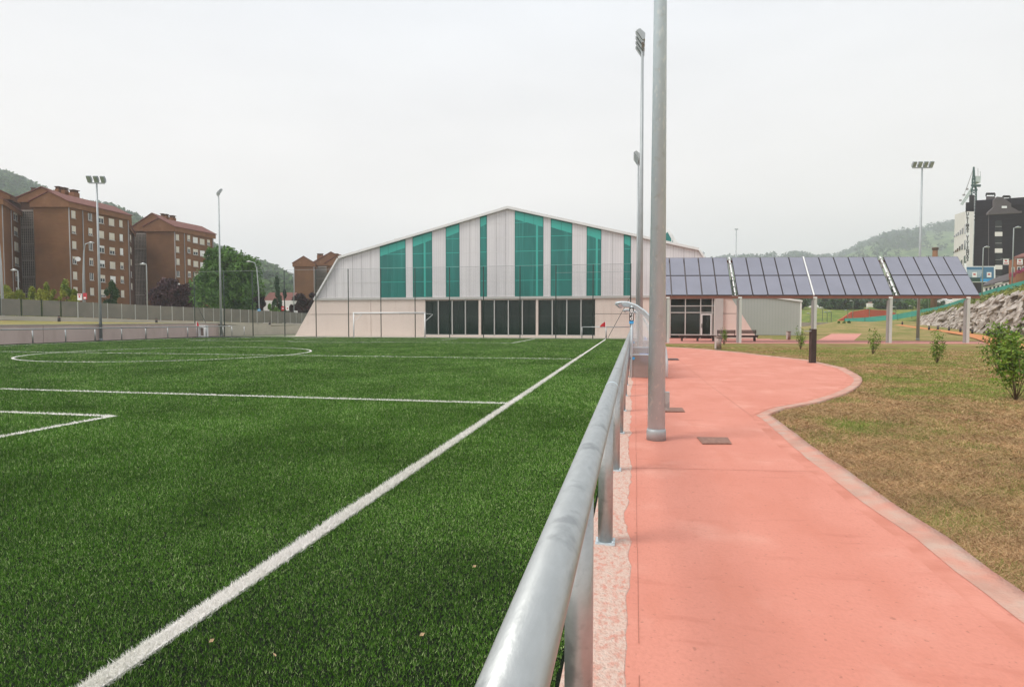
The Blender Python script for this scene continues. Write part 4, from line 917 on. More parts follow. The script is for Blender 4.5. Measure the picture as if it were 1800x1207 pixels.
for px, py, w, lab in ((13, 505, 40, 'yellow green conifer at the left edge by the curved lamp post'), (34, 513, 34, 'low yellow green conifer beside the short street lamp'), (58, 509, 30, 'yellow green conifer below the first lattice stairwell'), (72, 511, 26, 'rounded yellow green conifer, third clump from the left edge'), (83, 501, 26, 'pointed yellow green conifer before the blank brick wall'),
                       (95, 511, 26, 'short yellow green conifer between two pointed ones'), (117, 496, 34, 'tallest pointed yellow green conifer left of the white sign'), (132, 512, 20, 'small yellow green bush just left of the white sign')):
    tree('conifer', lab, 'conifer', px, 84, py-2, w*1.45, 1.6, 'leafyellow', 2600, 30, True, .08, .15, yg, .0)
tree('conifer', 'dark green cone shaped conifer in front of the brick block windows', 'conifer', 197, 90, 495, 46, 1.3, 'leafdark', 3000, 34, True, .1, .16, None, 0)
tree('spruce_tree', 'dark spruce beyond the netting left of the hall', 'conifer', 488, 125, 486, 26, 1, 'leafdark', 1600, 26, True, .12, .2, None, 0)
tree('spruce_tree', 'small dark spruce beside the taller spruce', 'conifer', 501, 126, 507, 20, 1, 'leafdark', 1000, 18, True, .12, .2, None, 0)
tree('round_bush', 'bright green round bush under the spruce', 'bush', 479, 118, 530, 26, 1, 'leafbright', 2200, 22, size=.16, zfrac=0)
tree('round_bush', 'light green bush at the foot of the big green tree', 'bush', 397, 97, 539, 14, .9, 'leafbright', 700, 10, size=.14, zfrac=0)
# young shrubs on the lawn
def shrub(px, py, pyt, wpx, label, n):
    p = G(px, py); zt = zat(p.x, p.y, pyt); d = -(RI @ (p-CO)).z; w = wpx*d/F/2
    t = thing('young_shrub', label, 'shrub', (p.x, p.y, 0), 'young shrubs planted on the lawn'); q = MB(); tips = []
    for k in range(12):
        a = random.uniform(0, 6.28); r_ = w*random.uniform(.2, 1.0); zz = zt*random.uniform(.45, 1) if k else zt*.97
        if not k: r_ = 0.03
        e_ = Vector((p.x+math.cos(a)*r_, p.y+math.sin(a)*r_, zz)); m0 = Vector((p.x+math.cos(a)*r_*random.uniform(.3, .75), p.y+math.sin(a)*r_*random.uniform(.3, .75), zz*random.uniform(.28, .5)))
        q.tube([(p.x, p.y, -.02), m0, e_], [.009, .006, .0025], 5)
        for s in np.linspace(.1, 1, 10): tips.append((np.array(m0)*(1-s)+np.array(e_)*s, 1))
    q.build('stems', M['bark'], t)
    T = np.array([a for a, _ in tips]); k = rng.integers(0, len(T), n); P = T[k]+rng.normal(0, 1, (n, 3))*np.array([w*.2, w*.2, zt*.05]); P[:, 2] = np.maximum(P[:, 2], .03)
    leaves('foliage', P, (.047 if n > 800 else .042), M['leafshrub'], t, (p.x, p.y, 0))
shrub(1785.5, 703, 566, 80, 'largest and nearest young shrub at the right edge', 1500); shrub(1755.5, 656, 570, 52, 'bushy shrub just behind the largest shrub at the right edge', 1300); shrub(1647, 638, 580, 28, 'small round shrub left of the last canopy column', 620)
shrub(1534, 622, 578, 26, 'slender shrub standing between the third and fourth canopy columns', 520); shrub(1407, 614, 575, 19, 'slim shrub left of the dark pillar light', 480); shrub(1272.6, 606, 575, 14, 'thin shrub beside the litter bin before the bench', 420)
for px, py, lab in ((1474, 571, 'leftmost small dark bush on the lawn crest'), (1483.5, 570.5, 'middle small dark bush on the lawn crest'), (1493, 569, 'rightmost small dark bush on the lawn crest')):
    tree('low_bush', lab, 'bush', px, 110, py-6, 5, .9, 'leafgreen', 200, 8, size=.14, group='small bushes on the lawn crest', zfrac=0, trunk=.03)
# weeds on the bank above the rocks
P = []
for k in range(5200):
    t_ = random.random()*(len(RT)-1.01); j = int(t_); a = RT[j].lerp(RT[j+1], t_-j); b_ = FB[j].lerp(FB[j+1], t_-j); v = random.random()
    q_ = a.lerp(b_, v); P.append((q_.x, q_.y, q_.z+random.uniform(0, .5)*random.random()))
o = leaves('bank_weeds', np.array(P), .20, M.setdefault('weed', leafmat('weed_leaf', (84, 104, 44), (146, 142, 78), .5)), None); tag(o, 'rough green weeds covering the bank above the rocks', 'weeds', kind='stuff')
# rocks: dry stone embankment in one mesh of angular boulders
bm = bmesh.new()
for k in range(760):
    t_ = random.random()*(len(RB)-1.01); j = int(t_); v = random.random()**.9
    a = RB[j].lerp(RB[j+1], t_-j); b_ = RT[j].lerp(RT[j+1], t_-j); c = a.lerp(b_, v); s = random.uniform(.24, .62)*(1.25 if t_ > 3 else 1)
    cs = []; ex = Vector((random.uniform(1.0, 2.0), random.uniform(.6, 1.2), random.uniform(.4, .8))); tl = Matrix.Rotation(random.uniform(-1.2, -.3), 3, 'Y') @ Matrix.Rotation(random.uniform(-.5, .5), 3, 'Z')
    for i in range(11):
        d = Vector((random.gauss(0, 1), random.gauss(0, 1), random.gauss(0, 1))).normalized(); cs.append(bm.verts.new(c+tl @ Vector((d.x*ex.x, d.y*ex.y, d.z*ex.z))*s))
    r_ = bmesh.ops.convex_hull(bm, input=cs); dead = [g for g in r_['geom_interior']+r_['geom_unused'] if isinstance(g, bmesh.types.BMVert)]
    if dead: bmesh.ops.delete(bm, geom=list(set(dead)), context='VERTS')
me = bpy.data.meshes.new('rock_embankment'); o0 = RB[4]; bmesh.ops.translate(bm, verts=bm.verts, vec=-o0); bm.to_mesh(me); bm.free()
tag(link('rock_embankment', me, M['rock'], org=o0), 'embankment of stacked pale limestone boulders on the right', 'rock wall')
# teal mesh fence along the crest
tf = thing('mesh_fence', 'teal mesh fence climbing along the top of the right bank', 'fence', FB[3])
TF = [C(1484, 568, 150), C(1520, 566.5, 146), C(1578, 561, 140), C(1619, 553.5, 131)]+[p for p in FB[1:]]
def tfh(i): return 1.2 if i < 4 else .85
for i, (a, b_) in enumerate(zip(TF, TF[1:])):
    n = Vector((0, .03, 0)); q = MB(); q.prism([a, b_, b_+Vector((0, 0, tfh(i+1))), a+Vector((0, 0, tfh(i)))], n); q.build('mesh_panel', M['tealnet'], tf)
    q = MB(); q.bar(a-Vector((0, .05, .3)), a+Vector((0, -.05, tfh(i)+.1)), .07); q.build('fence_post', M['greenpost'], tf)
# ================================================================== BRICK APARTMENT BLOCKS
def block(root, A, B, D, z0, z1, rise_, band=1.2, over=.35, wall='brick', side_ridge=True, capm='brickcap'):
    # A-B the gable end seen from the pitch, B-D the long side
    A, B, D = Vector(A), Vector(B), Vector(D); E = A+(D-B); u = (B-A).normalized(); v = (D-B).normalized()
    def P(p, z): return (p.x, p.y, z)
    q = MB(); q.prism([P(A, z0), P(B, z0), P(D, z0), P(E, z0)], (0, 0, z1-z0)); w = q.build('wall', M[wall], root)
    a, b, d, e_ = A-u*over-v*over, B+u*over-v*over, D+u*over+v*over, E-u*over+v*over
    q = MB(); q.prism([P(a, z1+.003), P(b, z1+.003), P(d, z1+.003), P(e_, z1+.003)], (0, 0, band*.55))
    m1, m2 = (a+b)/2, (d+e_)/2; zt = z1+band*.55+.003
    q.add([P(a, zt), P(b, zt), P(m1, zt+rise_), P(d, zt), P(e_, zt), P(m2, zt+rise_)], [(0, 1, 2), (3, 4, 5)]); q.build('upper_band', M[capm], root)
    q = MB(); o_ = .18
    a2, b2, d2, e2 = a-u*.15-v*o_, b+u*.15-v*o_, d+u*.15+v*o_, e_-u*.15+v*o_; n1, n2 = m1-v*o_, m2+v*o_
    for p0, p1, p2, p3 in ((a2, n1, n2, e2), (b2, n1, n2, d2)):
        q.prism([P(p0, zt-.02), P(p1, zt+rise_+.06), P(p2, zt+rise_+.06), P(p3, zt-.02)], (0, 0, .16))
    q.build('roof', M['tile'], root); return w
def windows(root, A, B, cols, rows, w, h, pyf, sz=None, blinds=True):
    u = Vector((B[0]-A[0], B[1]-A[1])).normalized(); nn = Vector((u.y, -u.x))
    if nn.dot(Vector((A[0], A[1]))) > 0: nn = -nn
    for ci, px in enumerate(cols):
        x, y = PV(A, B, px)
        for r_ in rows:
            z = zat(x, y, pyf(ci, r_)); ww = (sz[ci] if sz else w)
            def bb(a0, a1, z0, z1, d0, d1):
                q = MB(); pts = [(x+u.x*a0+nn.x*d0, y+u.y*a0+nn.y*d0), (x+u.x*a1+nn.x*d0, y+u.y*a1+nn.y*d0)]
                q.prism([(*pts[0], z+z0), (*pts[1], z+z0), (*pts[1], z+z1), (*pts[0], z+z1)], (nn.x*(d1-d0), nn.y*(d1-d0), 0)); return q
            f = bb(-ww/2, ww/2, -h/2, h/2, .01, .04).build('window', M['winglass'], root)
            q = bb(-ww/2, -ww/2+.09, -h/2, h/2, .042, .07)
            for k in ((ww/2-.09, ww/2, -h/2, h/2), (-ww/2, ww/2, -h/2, -h/2+.09), (-.04, .04, -h/2, h/2)):
                z_ = bb(*k, .042, .068); q.add(z_.v, z_.f)
            q.build('frame', M['frame'], f)
            if blinds:
                s = random.choice((0, .3, .5, .75, .95, .95, .95))
                if s: bb(-ww/2+.05, ww/2-.05, h/2-h*s, h/2, .071, .10).build('blind', M[random.choice(('shutter', 'shutter2', 'shutter'))], f)
            bb(-ww/2-.1, ww/2+.1, -h/2-.12, -h/2-.01, .01, .2).build('sill', M['lattice'], f)
def lattice(root, A, B, z0, z1, floors):
    A, B = Vector(A), Vector(B); u = (B-A).normalized(); L_ = (B-A).length; nn = Vector((u.y, -u.x)); nn = -nn if nn.dot(A) > 0 else nn
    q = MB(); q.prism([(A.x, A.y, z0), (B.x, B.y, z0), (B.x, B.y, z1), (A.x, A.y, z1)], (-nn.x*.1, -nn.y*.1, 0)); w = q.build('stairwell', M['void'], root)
    q = MB(); n = max(4, int(L_/.34)); nz_ = int((z1-z0)/.31)
    for i in range(n+1):
        c = A+u*(L_*i/n)+nn*.06; q.obox((c.x, c.y), (u.x, u.y), .055, .04, z0, z1)
    for i in range(nz_):
        z = z0+.31*i; c = (A+B)/2+nn*.11; q.obox((c.x, c.y), (u.x, u.y), L_/2, .008, z, z+.09)
    for f in range(floors+1):
        z = z1-(z1-z0)*f/floors-.25; c = (A+B)/2+nn*.16; q.obox((c.x, c.y), (u.x, u.y), L_/2, .035, z, z+.25)
    q.build('breeze_block_screen', M['lattice'], w)
def pipe(root, A, B, px, z0, z1, r_=.09):
    x, y = PV(A, B, px); n = Vector((x, y)).normalized()*-.14; q = MB(); q.tube([(x+n.x, y+n.y, z0), (x+n.x, y+n.y, z1)], [r_]*2, 6); q.build('downpipe', M['pipe'], root)
def chimney(root, px, d, py0, py1, wpx):
    x, y = XY(px, d); z0, z1 = zat(x, y, py1), zat(x, y, py0); w = wpx*d/F/2
    q = MB(); q.box(x-w, x+w, y-w, y+w, z0-1.2, z1-.4); c = q.build('chimney', M['brickcap'], root)
    q = MB(); q.box(x-w*.8, x+w*.8, y-w*.8, y+w*.8, z1-.4, z1); q.box(x-w*1.1, x+w*1.1, y-w*1.1, y+w*1.1, z1, z1+.12); q.build('chimney_cap', M['brickdark'], c)
Z3 = lambda v: 280+v/3.55
def X3(v): return v/3.55
bg_ = 'brown brick apartment blocks'
# block in the middle of the left row
b1 = thing('brick_apartment', 'six storey brown brick apartment block behind the left floodlight mast', 'apartment building', (*XY(95, 108), 1), bg_)
A, B, D = XY(64.8, 108), XY(126, 108), XY(230, 122); z0, z1 = .6, C(95, 366, 108).z
block(b1, A, B, D, z0, z1, 1.75, 1.7)
Bm = PV(B, D, 150.7)
windows(b1, B, D, [X3(v) for v in (475, 578, 645, 710, 768)], range(6), 1.1, 1.35, lambda c, r_: Z3((345, 360, 378, 393, 402)[c]+(95, 93, 91.5, 89.5, 87.3)[c]*r_), sz=[.85, .85, 1.25, 1.3, .8])
for v in (450, 535, 815): pipe(b1, B, D, X3(v), z0, z1)
# higher block behind with the chimneys
A2, B2, D2 = XY(43, 113), XY(122, 113), XY(200, 128)
zz = C(80, 349, 113).z-.9
block(b1, A2, B2, D2, z0, zz, 1.9, 1.4, wall='brickdark')
for v, t_, wd in ((390, 175, 8), (428, 182, 8), (485, 197, 11)): chimney(b1, X3(v), 118, Z3(t_), Z3(t_+48), wd)
chimney(b1, X3(238), 120, Z3(183), Z3(215), 7)
lattice(b1, XY(42.5, 111.8), XY(64.6, 111.8), z0, C(50, 371, 112).z, 7)
dx_, dy_ = PV(B, D, X3(497)); zd = zat(dx_, dy_, Z3(624)); n = Vector((dx_, dy_)).normalized()
q = MB(); cpt = Vector((dx_, dy_, zd))-Vector((n.x, n.y, 0))*.7
q.tube([cpt, cpt+Vector((n.x*.12, n.y*.12, .0))], [.42, .25], 16); dsh = q.build('satellite_dish', M['white'], b1)
# leftmost block
b0 = thing('brick_apartment', 'leftmost brown brick block cut by the left picture edge', 'apartment building', (*XY(10, 104), 1), bg_)
A, B, D = XY(-70, 100), XY(9.5, 100), XY(41.5, 111.5); zl = C(5, 361, 100).z
block(b0, A, B, D, z0, zl, 1.6, 1.5, wall='brick')
windows(b0, B, D, [X3(115)], range(6), 1.2, 1.5, lambda c, r_: Z3(357+94*r_), sz=[2.6])
for v in (30, 90): pipe(b0, B, D, X3(v) if v > 33 else 10.2, z0, zl)
A, B, D = XY(-60, 108), XY(22, 112), XY(45, 118); block(b0, A, B, D, z0, C(30, 356, 114).z, 1.7, 1.3, wall='brickdark')
# next block to the right
b2 = thing('brick_apartment', 'brown brick apartment block between the lattice stairwell and the big green tree', 'apartment building', (*XY(285, 138), 1), bg_)
A, B, D = XY(260.5, 138), XY(310, 138), XY(378, 150); zl = C(285, 408, 138).z
block(b2, A, B, D, z0, zl, 1.9, 1.9)
windows(b2, B, D, [X3(v) for v in (1117, 1187, 1228, 1270, 1310)], range(5), 1.1, 1.35, lambda c, r_: Z3((487, 492, 505, 515, 520)[c]+(76, 75, 74, 73, 72)[c]*r_), sz=[.9, .85, 1.5, 1.5, .9])
for v in (1102, 1162, 1338): pipe(b2, B, D, X3(v), z0, zl)
A2, B2, D2 = XY(240, 142), XY(306, 142), XY(350, 156)
block(b2, A2, B2, D2, z0, C(270, 400, 142).z-1.0, 3.2, 1.6, wall='brickdark')
for v, t_, wd in ((1031, 343, 6), (1052, 346, 6), (1090, 355, 8)): chimney(b2, X3(v), 148, Z3(t_), Z3(t_+45), wd)
lattice(b2, XY(239.5, 140.9), XY(260.3, 140.9), z0, C(250, 411, 141).z, 6)
A, B, D = XY(200, 126), XY(229.5, 126), XY(239.3, 139); block(b2, A, B, D, z0, C(232, 408, 131).z, 1.4, 1.2, wall='brickdark')
windows(b2, B, D, [X3(825)], range(5), 1.1, 1.3, lambda c, r_: Z3(493+75*r_), sz=[2.2], blinds=True)
chimney(b2, X3(826), 132, Z3(352), Z3(388), 4)
# far block by the hall
X2 = lambda v: 330+v/4.02
Z2 = lambda v: 320+v/4.02
b3 = thing('brick_apartment', 'distant brown brick block half hidden behind the sports hall edge', 'apartment building', (*XY(540, 175), 1), bg_)
A, B, D = XY(X2(755), 170), XY(X2(895), 170), XY(X2(912), 180); zl = C(540, Z2(598), 170).z
block(b3, A, B, D, z0, zl, 1.9, 1.6)
A, B, D = XY(X2(900), 186), XY(X2(1140), 186), XY(X2(1190), 200); block(b3, A, B, D, z0, C(590, Z2(568), 186).z-1, 3.2, 1.6, wall='brick')
A, B, D = XY(X2(985), 181), XY(X2(1160), 181), XY(X2(1200), 186); block(b3, A, B, D, z0, C(590, Z2(592), 181).z, 2.6, 1.2)
lattice(b3, XY(X2(913), 180), XY(X2(985), 180), z0, C(570, Z2(597), 180).z, 5)
for v, wd in ((930, 4), (942, 3.5), (955, 3.5), (1038, 5), (1060, 4)): chimney(b3, X2(v), 190, Z2(508), Z2(548), wd)
for v in (757, 897): pipe(b3, XY(X2(755), 169.9), XY(X2(912), 169.9), X2(v), z0, zl)
h_ = thing('tiled_house', 'low houses with red tiled roofs glimpsed between the trees behind the netting', 'house', (*XY(480, 150), 1))
A, B = XY(462, 150), XY(512, 150); zq = C(480, 528, 150).z; p0, p1 = Vector((*A, 0)), Vector((*B, 0)); n = Vector((-.2, .98, 0))*9
q = MB(); q.prism([p0, p1, p1+n, p0+n], (0, 0, zq)); q.build('wall', M['cream'], h_)
q = MB(); q.add([p0+Vector((0, 0, zq)), p1+Vector((0, 0, zq)), p1+n*.5+Vector((0, 0, zq+2.2)), p0+n*.5+Vector((0, 0, zq+2.2)), p1+n+Vector((0, 0, zq)), p0+n+Vector((0, 0, zq))], [(0, 1, 2, 3), (3, 2, 4, 5)]); q.build('roof', M['tile'], h_)
# ================================================================== STREET LAMPS AND SIGNS
def lamp(px, d, base_z, top_py, reach_px, label, curved=False, r_=.09, group='street lamps'):
    x, y = XY(px, d); zt = zat(x, y, top_py); rc_ = reach_px*d/F; ux, uy = math.cos(YAW), math.sin(YAW)
    t = thing('street_lamp', label, 'street lamp', (x, y, base_z), group)
    q = MB()
    if curved: pts = [(x, y, base_z-.2), (x+ux*rc_*.08, y+uy*rc_*.08, base_z+(zt-base_z)*.6), (x+ux*rc_*.2, y+uy*rc_*.2, base_z+(zt-base_z)*.9), (x+ux*rc_*.35, y+uy*rc_*.35, zt-.15), (x+ux*rc_*.65, y+uy*rc_*.65, zt)]
    else: pts = [(x, y, base_z-.2), (x, y, zt-.05), (x+ux*rc_*.3, y+uy*rc_*.3, zt)]
    q.tube(pts, [r_, r_*.8, r_*.7, r_*.6, r_*.5][:len(pts)], 8); q.build('pole', M['galv_far'], t)
    e_ = Vector(pts[-1]); q = MB(); s = 1 if rc_ > 0 else -1
    q.tube([e_-Vector((ux*.1*s, uy*.1*s, 0)), e_+Vector((ux*.3*s, uy*.3*s, .06)), e_+Vector((ux*.75*s, uy*.75*s, .02))], [.07, .17, .08], 8); q.build('lamp_head', M['galv_rail'], t); return t
lamp(6.2, 72, 2, 398, -24, 'curved street lamp post at the very left edge', True, .16); lamp(34, 84, 1.5, 475, -8, 'short street lamp left of the first brick block wall'); lamp(147, 88, 1.4, 427, 20, 'curved street lamp beside the satellite dish', True, .13)
lamp(259.5, 84, .9, 464.5, -5, 'straight street lamp in front of the second lattice stairwell'); lamp(457, 100, .8, 460, -22, 'curved street lamp right of the big green tree', True, .12); lamp(517, 112, .8, 480.5, -8, 'street lamp before the distant brick block')
def board(px, py0, py1, w, d, m, label, kind='m'):
    c = C(px, (py0+py1)/2, d); h = (py1-py0)*d/F/2; w = w*d/F/2
    t = thing('hanging_sign', label, 'sign', (c.x, c.y, c.z-h)); q = MB(); q.obox((c.x, c.y), ud, w, .03, c.z-h, c.z+h); b = q.build('board', M[m], t)
    return t, c, w, h
t, c, w, h = board(140, 516, 527.5, 7.5, 80, 'white', 'white board with red lettering beside the street lamp on the left')
q = MB(); q.obox((c.x-.0, c.y-.04), ud, w*.75, .008, c.z+h*.55, c.z+h*.85); q.obox((c.x, c.y-.04), ud, w*.35, .008, c.z-h*.2, c.z+h*.35); q.build('print', M['signred'], t)
t, c, w, h = board(149.5, 515, 526, 6.5, 84, 'signred', 'red board with white print hanging on the left lamp post')
q = MB(); q.obox((c.x, c.y-.04), ud, w*.6, .008, c.z-h*.8, c.z-h*.3); q.build('print', M['white'], t)
t, c, w, h = board(497.5, 538, 546, 5.5, 100, 'signred', 'small red board on the lamp post left of the hall')
q = MB(); q.obox((c.x, c.y-.04), ud, w*.6, .008, c.z-h*.2, c.z+h*.2); q.build('print', M['white'], t)
t, c, w, h = board(505.5, 538, 546, 5, 100, 'white', 'small white board next to the red one left of the hall')
q = MB(); q.obox((c.x, c.y-.04), ud, w*.4, .008, c.z-h*.3, c.z+h*.3); q.build('print', M['signred'], t)
t, c, w, h = board(455.5, 543, 546.8, 5, 92, 'cyan', 'little blue street sign above the screen fence')
q = MB(); q.obox((c.x, c.y-.04), ud, w*.6, .008, c.z-h*.2, c.z+h*.2); q.build('print', M['white'], t)
t, c, w, h = board(520, 546, 549.5, 6, 108, 'white', 'pale street sign at the right end of the screen fence')
q = MB(); q.obox((c.x, c.y-.04), ud, w*.7, .008, c.z-h*.2, c.z+h*.2); q.build('print', M['pipe'], t)
# thin pole and antenna behind the canopy
p = XY(1292, 110); t = thing('antenna_mast', 'thin white antenna pole rising behind the first canopy gap', 'antenna', (*p, 0)); q = MB(); q.tube([(*p, 0), (*p, zat(*p, 404))], [.13, .08], 6); q.build('pole', M['galv_far'], t); q = MB(); q.obox(p, ud, .3, .05, zat(*p, 404), zat(*p, 403)+.1); q.build('head', M['galv_far'], t)
p = XY(1234.5, 90); t = thing('antenna_mast', 'short antenna pole at the right end of the hall roof', 'antenna', (*p, 0)); q = MB(); q.tube([(*p, 0), (*p, zat(*p, 442))], [.1, .07], 6); q.build('pole', M['galv_far'], t); q = MB(); q.obox(p, ud, .22, .05, zat(*p, 446), zat(*p, 444)); q.obox(p, ud, .16, .05, zat(*p, 449), zat(*p, 447)); q.build('head', M['galv_far'], t)
# ================================================================== RIGHT HAND TOWN
X6 = lambda v: 1400+v/4.02
Z6 = lambda v: 260+v/4.02
DRY = ray(1790, 562); DRY = Vector((DRY.x, DRY.y, 0)).normalized()
ab = thing('slate_apartment', 'modern dark slate apartment block with a white curved side and vertical banner', 'apartment building', (*XY(1755, 150), 8))
dF, dB = 150, 178
def cz_(px, py, d): return C(px, py, d).z
A = XY(1708, dF); B = XY(1840, dF-6); zt = cz_(1708, 354, dF)
def quadprism(A, B, back, z0, z1, m, name, root):
    a, b_ = Vector((*A, 0)), Vector((*B, 0)); r_ = ray(1725, 562); n = Vector((r_.x, r_.y, 0)).normalized()*back
    q = MB(); q.prism([a+Vector((0, 0, z0)), b_+Vector((0, 0, z0)), b_+n+Vector((0, 0, z0)), a+n+Vector((0, 0, z0))], (0, 0, z1-z0)); return q.build(name, M[m], root)
w0 = quadprism(A, B, 22, 4, zt, 'slate', 'wall', ab)
# gable shape with ledge and skylight
def fq(pts, dep, m, name, root, off=0.0):                          # polygon facing the pitch, swept toward it
    q = MB(); n = Vector((math.sin(YAW), -math.cos(YAW), 0)); q.prism([C(px, py, dF-off) for px, py in pts], n*dep); return q.build(name, M[m], root)
fq([(X6(1385), 375), (X6(1385), Z6(372)), (X6(1410), Z6(347)), (X6(1450), Z6(352)), (X6(1508), Z6(395)), (X6(1508), 375)], .4, 'roofgrey', 'dormer', ab, 6.0)
lg = fq([(X6(1340), Z6(476)), (X6(1340), Z6(462)), (X6(1570), Z6(450)), (X6(1570), Z6(464))], .9, 'roofgrey', 'ledge', ab, 6.0)
fq([(X6(1342), Z6(463)), (X6(1350), Z6(452)), (X6(1385), Z6(420)), (X6(1508), Z6(420)), (X6(1560), Z6(448))], .5, 'roofgrey', 'roof_slope', ab, 6.05)
fq([(X6(1450), Z6(426)), (X6(1450), Z6(411)), (X6(1485), Z6(411)), (X6(1485), Z6(426))], .1, 'white', 'skylight', ab, 6.6)
fq([(X6(1508), Z6(400)), (X6(1508), Z6(360)), (X6(1720), Z6(345)), (X6(1720), Z6(400))], .35, 'slate', 'parapet', ab, 6.0)
yy = 515
for i in range(4):
    y0 = Z6(515+117*i); fq([(X6(1405), y0+Z6(75)-260), (X6(1405), y0), (X6(1450), y0), (X6(1450), y0+Z6(75)-260)], .1, 'glass', 'window', ab, 6.1)
    k = ab; 
    fq([(X6(1402), y0+27.2), (X6(1402), y0+19.6), (X6(1452), y0+19.6), (X6(1452), y0+27.2)], .14, 'cream', 'window_panel', ab, 6.1)
for i in range(4):
    y0 = Z6(515+117*i); fq([(X6(1405), y0+10.6), (X6(1405), y0+9.8), (X6(1450), y0+9.8), (X6(1450), y0+10.6)], .05, 'pipe', 'window_bar', ab, 6.25)
fq([(X6(1355), 515), (X6(1355), Z6(478)), (X6(1357.5), Z6(478)), (X6(1357.5), 515)], .1, 'roofgrey', 'downpipe', ab, 6.0)
for v, t_, b_2, wd in ((1370, 318, 372, 62), (1483, 337, 375, 52)):
    q = MB(); a0 = C(X6(v-wd/2), Z6(b_2), dF+4); a1 = C(X6(v+wd/2), Z6(b_2), dF+4); zt_ = C(X6(v), Z6(t_), dF+4).z; n = DRY*2
    q.prism([a0, a1, a1+n, a0+n], (0, 0, zt_-a0.z-.9)); ch_ = q.build('chimney', M['roofgrey'], ab)
    q = MB(); q.prism([a0+Vector((0, 0, zt_-a0.z-.25)), a1+Vector((0, 0, zt_-a0.z-.25)), a1+n+Vector((0, 0, zt_-a0.z-.25)), a0+n+Vector((0, 0, zt_-a0.z-.25))], (0, 0, .3))
    for s in (a0, a1): q.bar(s+Vector((0, 0, zt_-a0.z-.9)), s+Vector((0, 0, zt_-a0.z-.2)), .2)
    q.build('chimney_cap', M['black'], ch_)
# white receding side
Wa, Wb, Wc = XY(1706.8, dF-.5), XY(1690, 163), XY(1673, 182)
zA, zB, zC = cz_(1706.8, Z6(455), dF-.5), cz_(1690, Z6(455), 163), cz_(1673, Z6(478), 182)
q = MB(); n = Vector((.98, .2, 0))*3
for (a, b_, za_, zb_) in ((Wa, Wb, zA, zB), (Wb, Wc, zB, zC)):
    a3, b3_ = Vector((*a, 0)), Vector((*b_, 0)); q.add([a3+Vector((0, 0, 4)), b3_+Vector((0, 0, 4)), b3_+Vector((0, 0, zb_)), a3+Vector((0, 0, za_)), a3+n+Vector((0, 0, za_)), b3_+n+Vector((0, 0, zb_))], [(0, 1, 2, 3), (3, 2, 5, 4)])
q.build('curved_white_wall', M['cream'], ab)
def wq(px0, px1, A_, B_, pys, m, name, off=.12):
    a, b_ = PV(A_, B_, px0), PV(A_, B_, px1); q = MB(); v = Vector((-1, -.25, 0)).normalized()*off
    q.prism([Vector((*a, zat(*a, pys[0]))), Vector((*b_, zat(*b_, pys[1]))), Vector((*b_, zat(*b_, pys[2]))), Vector((*a, zat(*a, pys[3])))], v); return q.build(name, M[m], ab)
for top, bot in ((533, 606), (646, 718), (757, 830)):
    wq(X6(1188), X6(1172), Wa, Wb, (Z6(bot), Z6(bot+2), Z6(top+8), Z6(top)), 'glass', 'window')
    for v in (1160, 1145, 1130, 1117, 1104):
        k_ = (1188-v); wq(X6(v), X6(v-8), Wb if v < 1160 else Wa, Wc if v < 1160 else Wb, (Z6(bot+k_*.42-12), Z6(bot+k_*.42-8), Z6(top+k_*.95+10), Z6(top+k_*.95+6)), 'glass', 'window')
q = MB(); a, b_ = XY(X6(1172), 160), XY(X6(1228), 160); n = DRY*4; a3, b3_ = Vector((*a, cz_(1697, Z6(460), 160))), Vector((*b_, cz_(1697, Z6(460), 160)))
q.prism([a3, b3_, b3_+n, a3+n], (0, 0, 2.6)); q.prism([a3.lerp(b3_, .4)+n*.1, b3_+n*.1, b3_+n*.9, a3.lerp(b3_, .4)+n*.9], (0, 0, 4.6)); q.build('roof_hut', M['black'], ab)
bn = fq([(X6(1196), Z6(800)), (X6(1196), Z6(456)), (X6(1222), Z6(456)), (X6(1222), Z6(800))], .08, 'white', 'banner', ab, 7)
rot = Matrix.Rotation(YAW, 3, 'Z') @ Matrix.Rotation(math.pi/2, 3, 'X')
msg = 'ULTIMAS VIVIENDAS'
for i, ch in enumerate(msg):
    if ch == ' ': continue
    p = C(X6(1209), Z6(467+i*20.2), dF-7.15); text(ch, 1.0, M['ink'], 'letter', bn, p, rot, .02, .018)
# crane
cr_ = thing('tower_crane', 'green tower crane rising behind the dark slate block', 'crane', (*XY(1712, 210), 8)); dC = 210
P_ = lambda v, w: C(X6(v), Z6(w), dC)
q = MB()
for v in (1236, 1270): q.bar(P_(v, 620), P_(v, 300), .35)
for k in range(9): q.bar(P_(1236, 520-24*k), P_(1270, 496-24*k), .2); q.bar(P_(1270, 520-24*k), P_(1236, 496-24*k), .2)
q.build('mast', M['crane'], cr_)
q = MB(); q.bar(P_(1234, 300), P_(1250, 262), .5); q.bar(P_(1272, 300), P_(1258, 262), .5); q.bar(P_(1230, 300), P_(1275, 300), .5); q.bar(P_(1238, 265), P_(1298, 268), .7); q.build('slewing_frame', M['crane'], cr_)
q = MB(); q.bar(P_(1242, 265), P_(1252, 135), .32); q.bar(P_(1262, 265), P_(1254, 135), .32)
for k in range(5): q.bar(P_(1244+k, 250-24*k), P_(1260-k, 238-24*k), .3)
q.build('tower_head', M['crane'], cr_)
q = MB(); a, b_, c, e_ = P_(1240, 275), P_(1160, 400), P_(1172, 402), P_(1246, 300)
q.bar(a, b_, .25); q.bar(e_, c, .3)
for k in range(11): t_ = k/11; q.bar(a.lerp(b_, t_), e_.lerp(c, min(1, t_+.05)), .16); q.bar(e_.lerp(c, t_), a.lerp(b_, min(1, t_+.09)), .16)
q.build('jib', M['cranewhite'], cr_)
q = MB(); q.prism([P_(1268, 238), P_(1300, 244), P_(1304, 200), P_(1270, 198)], (0, 3, 0)); q.build('counterweight', M['cranewhite'], cr_)
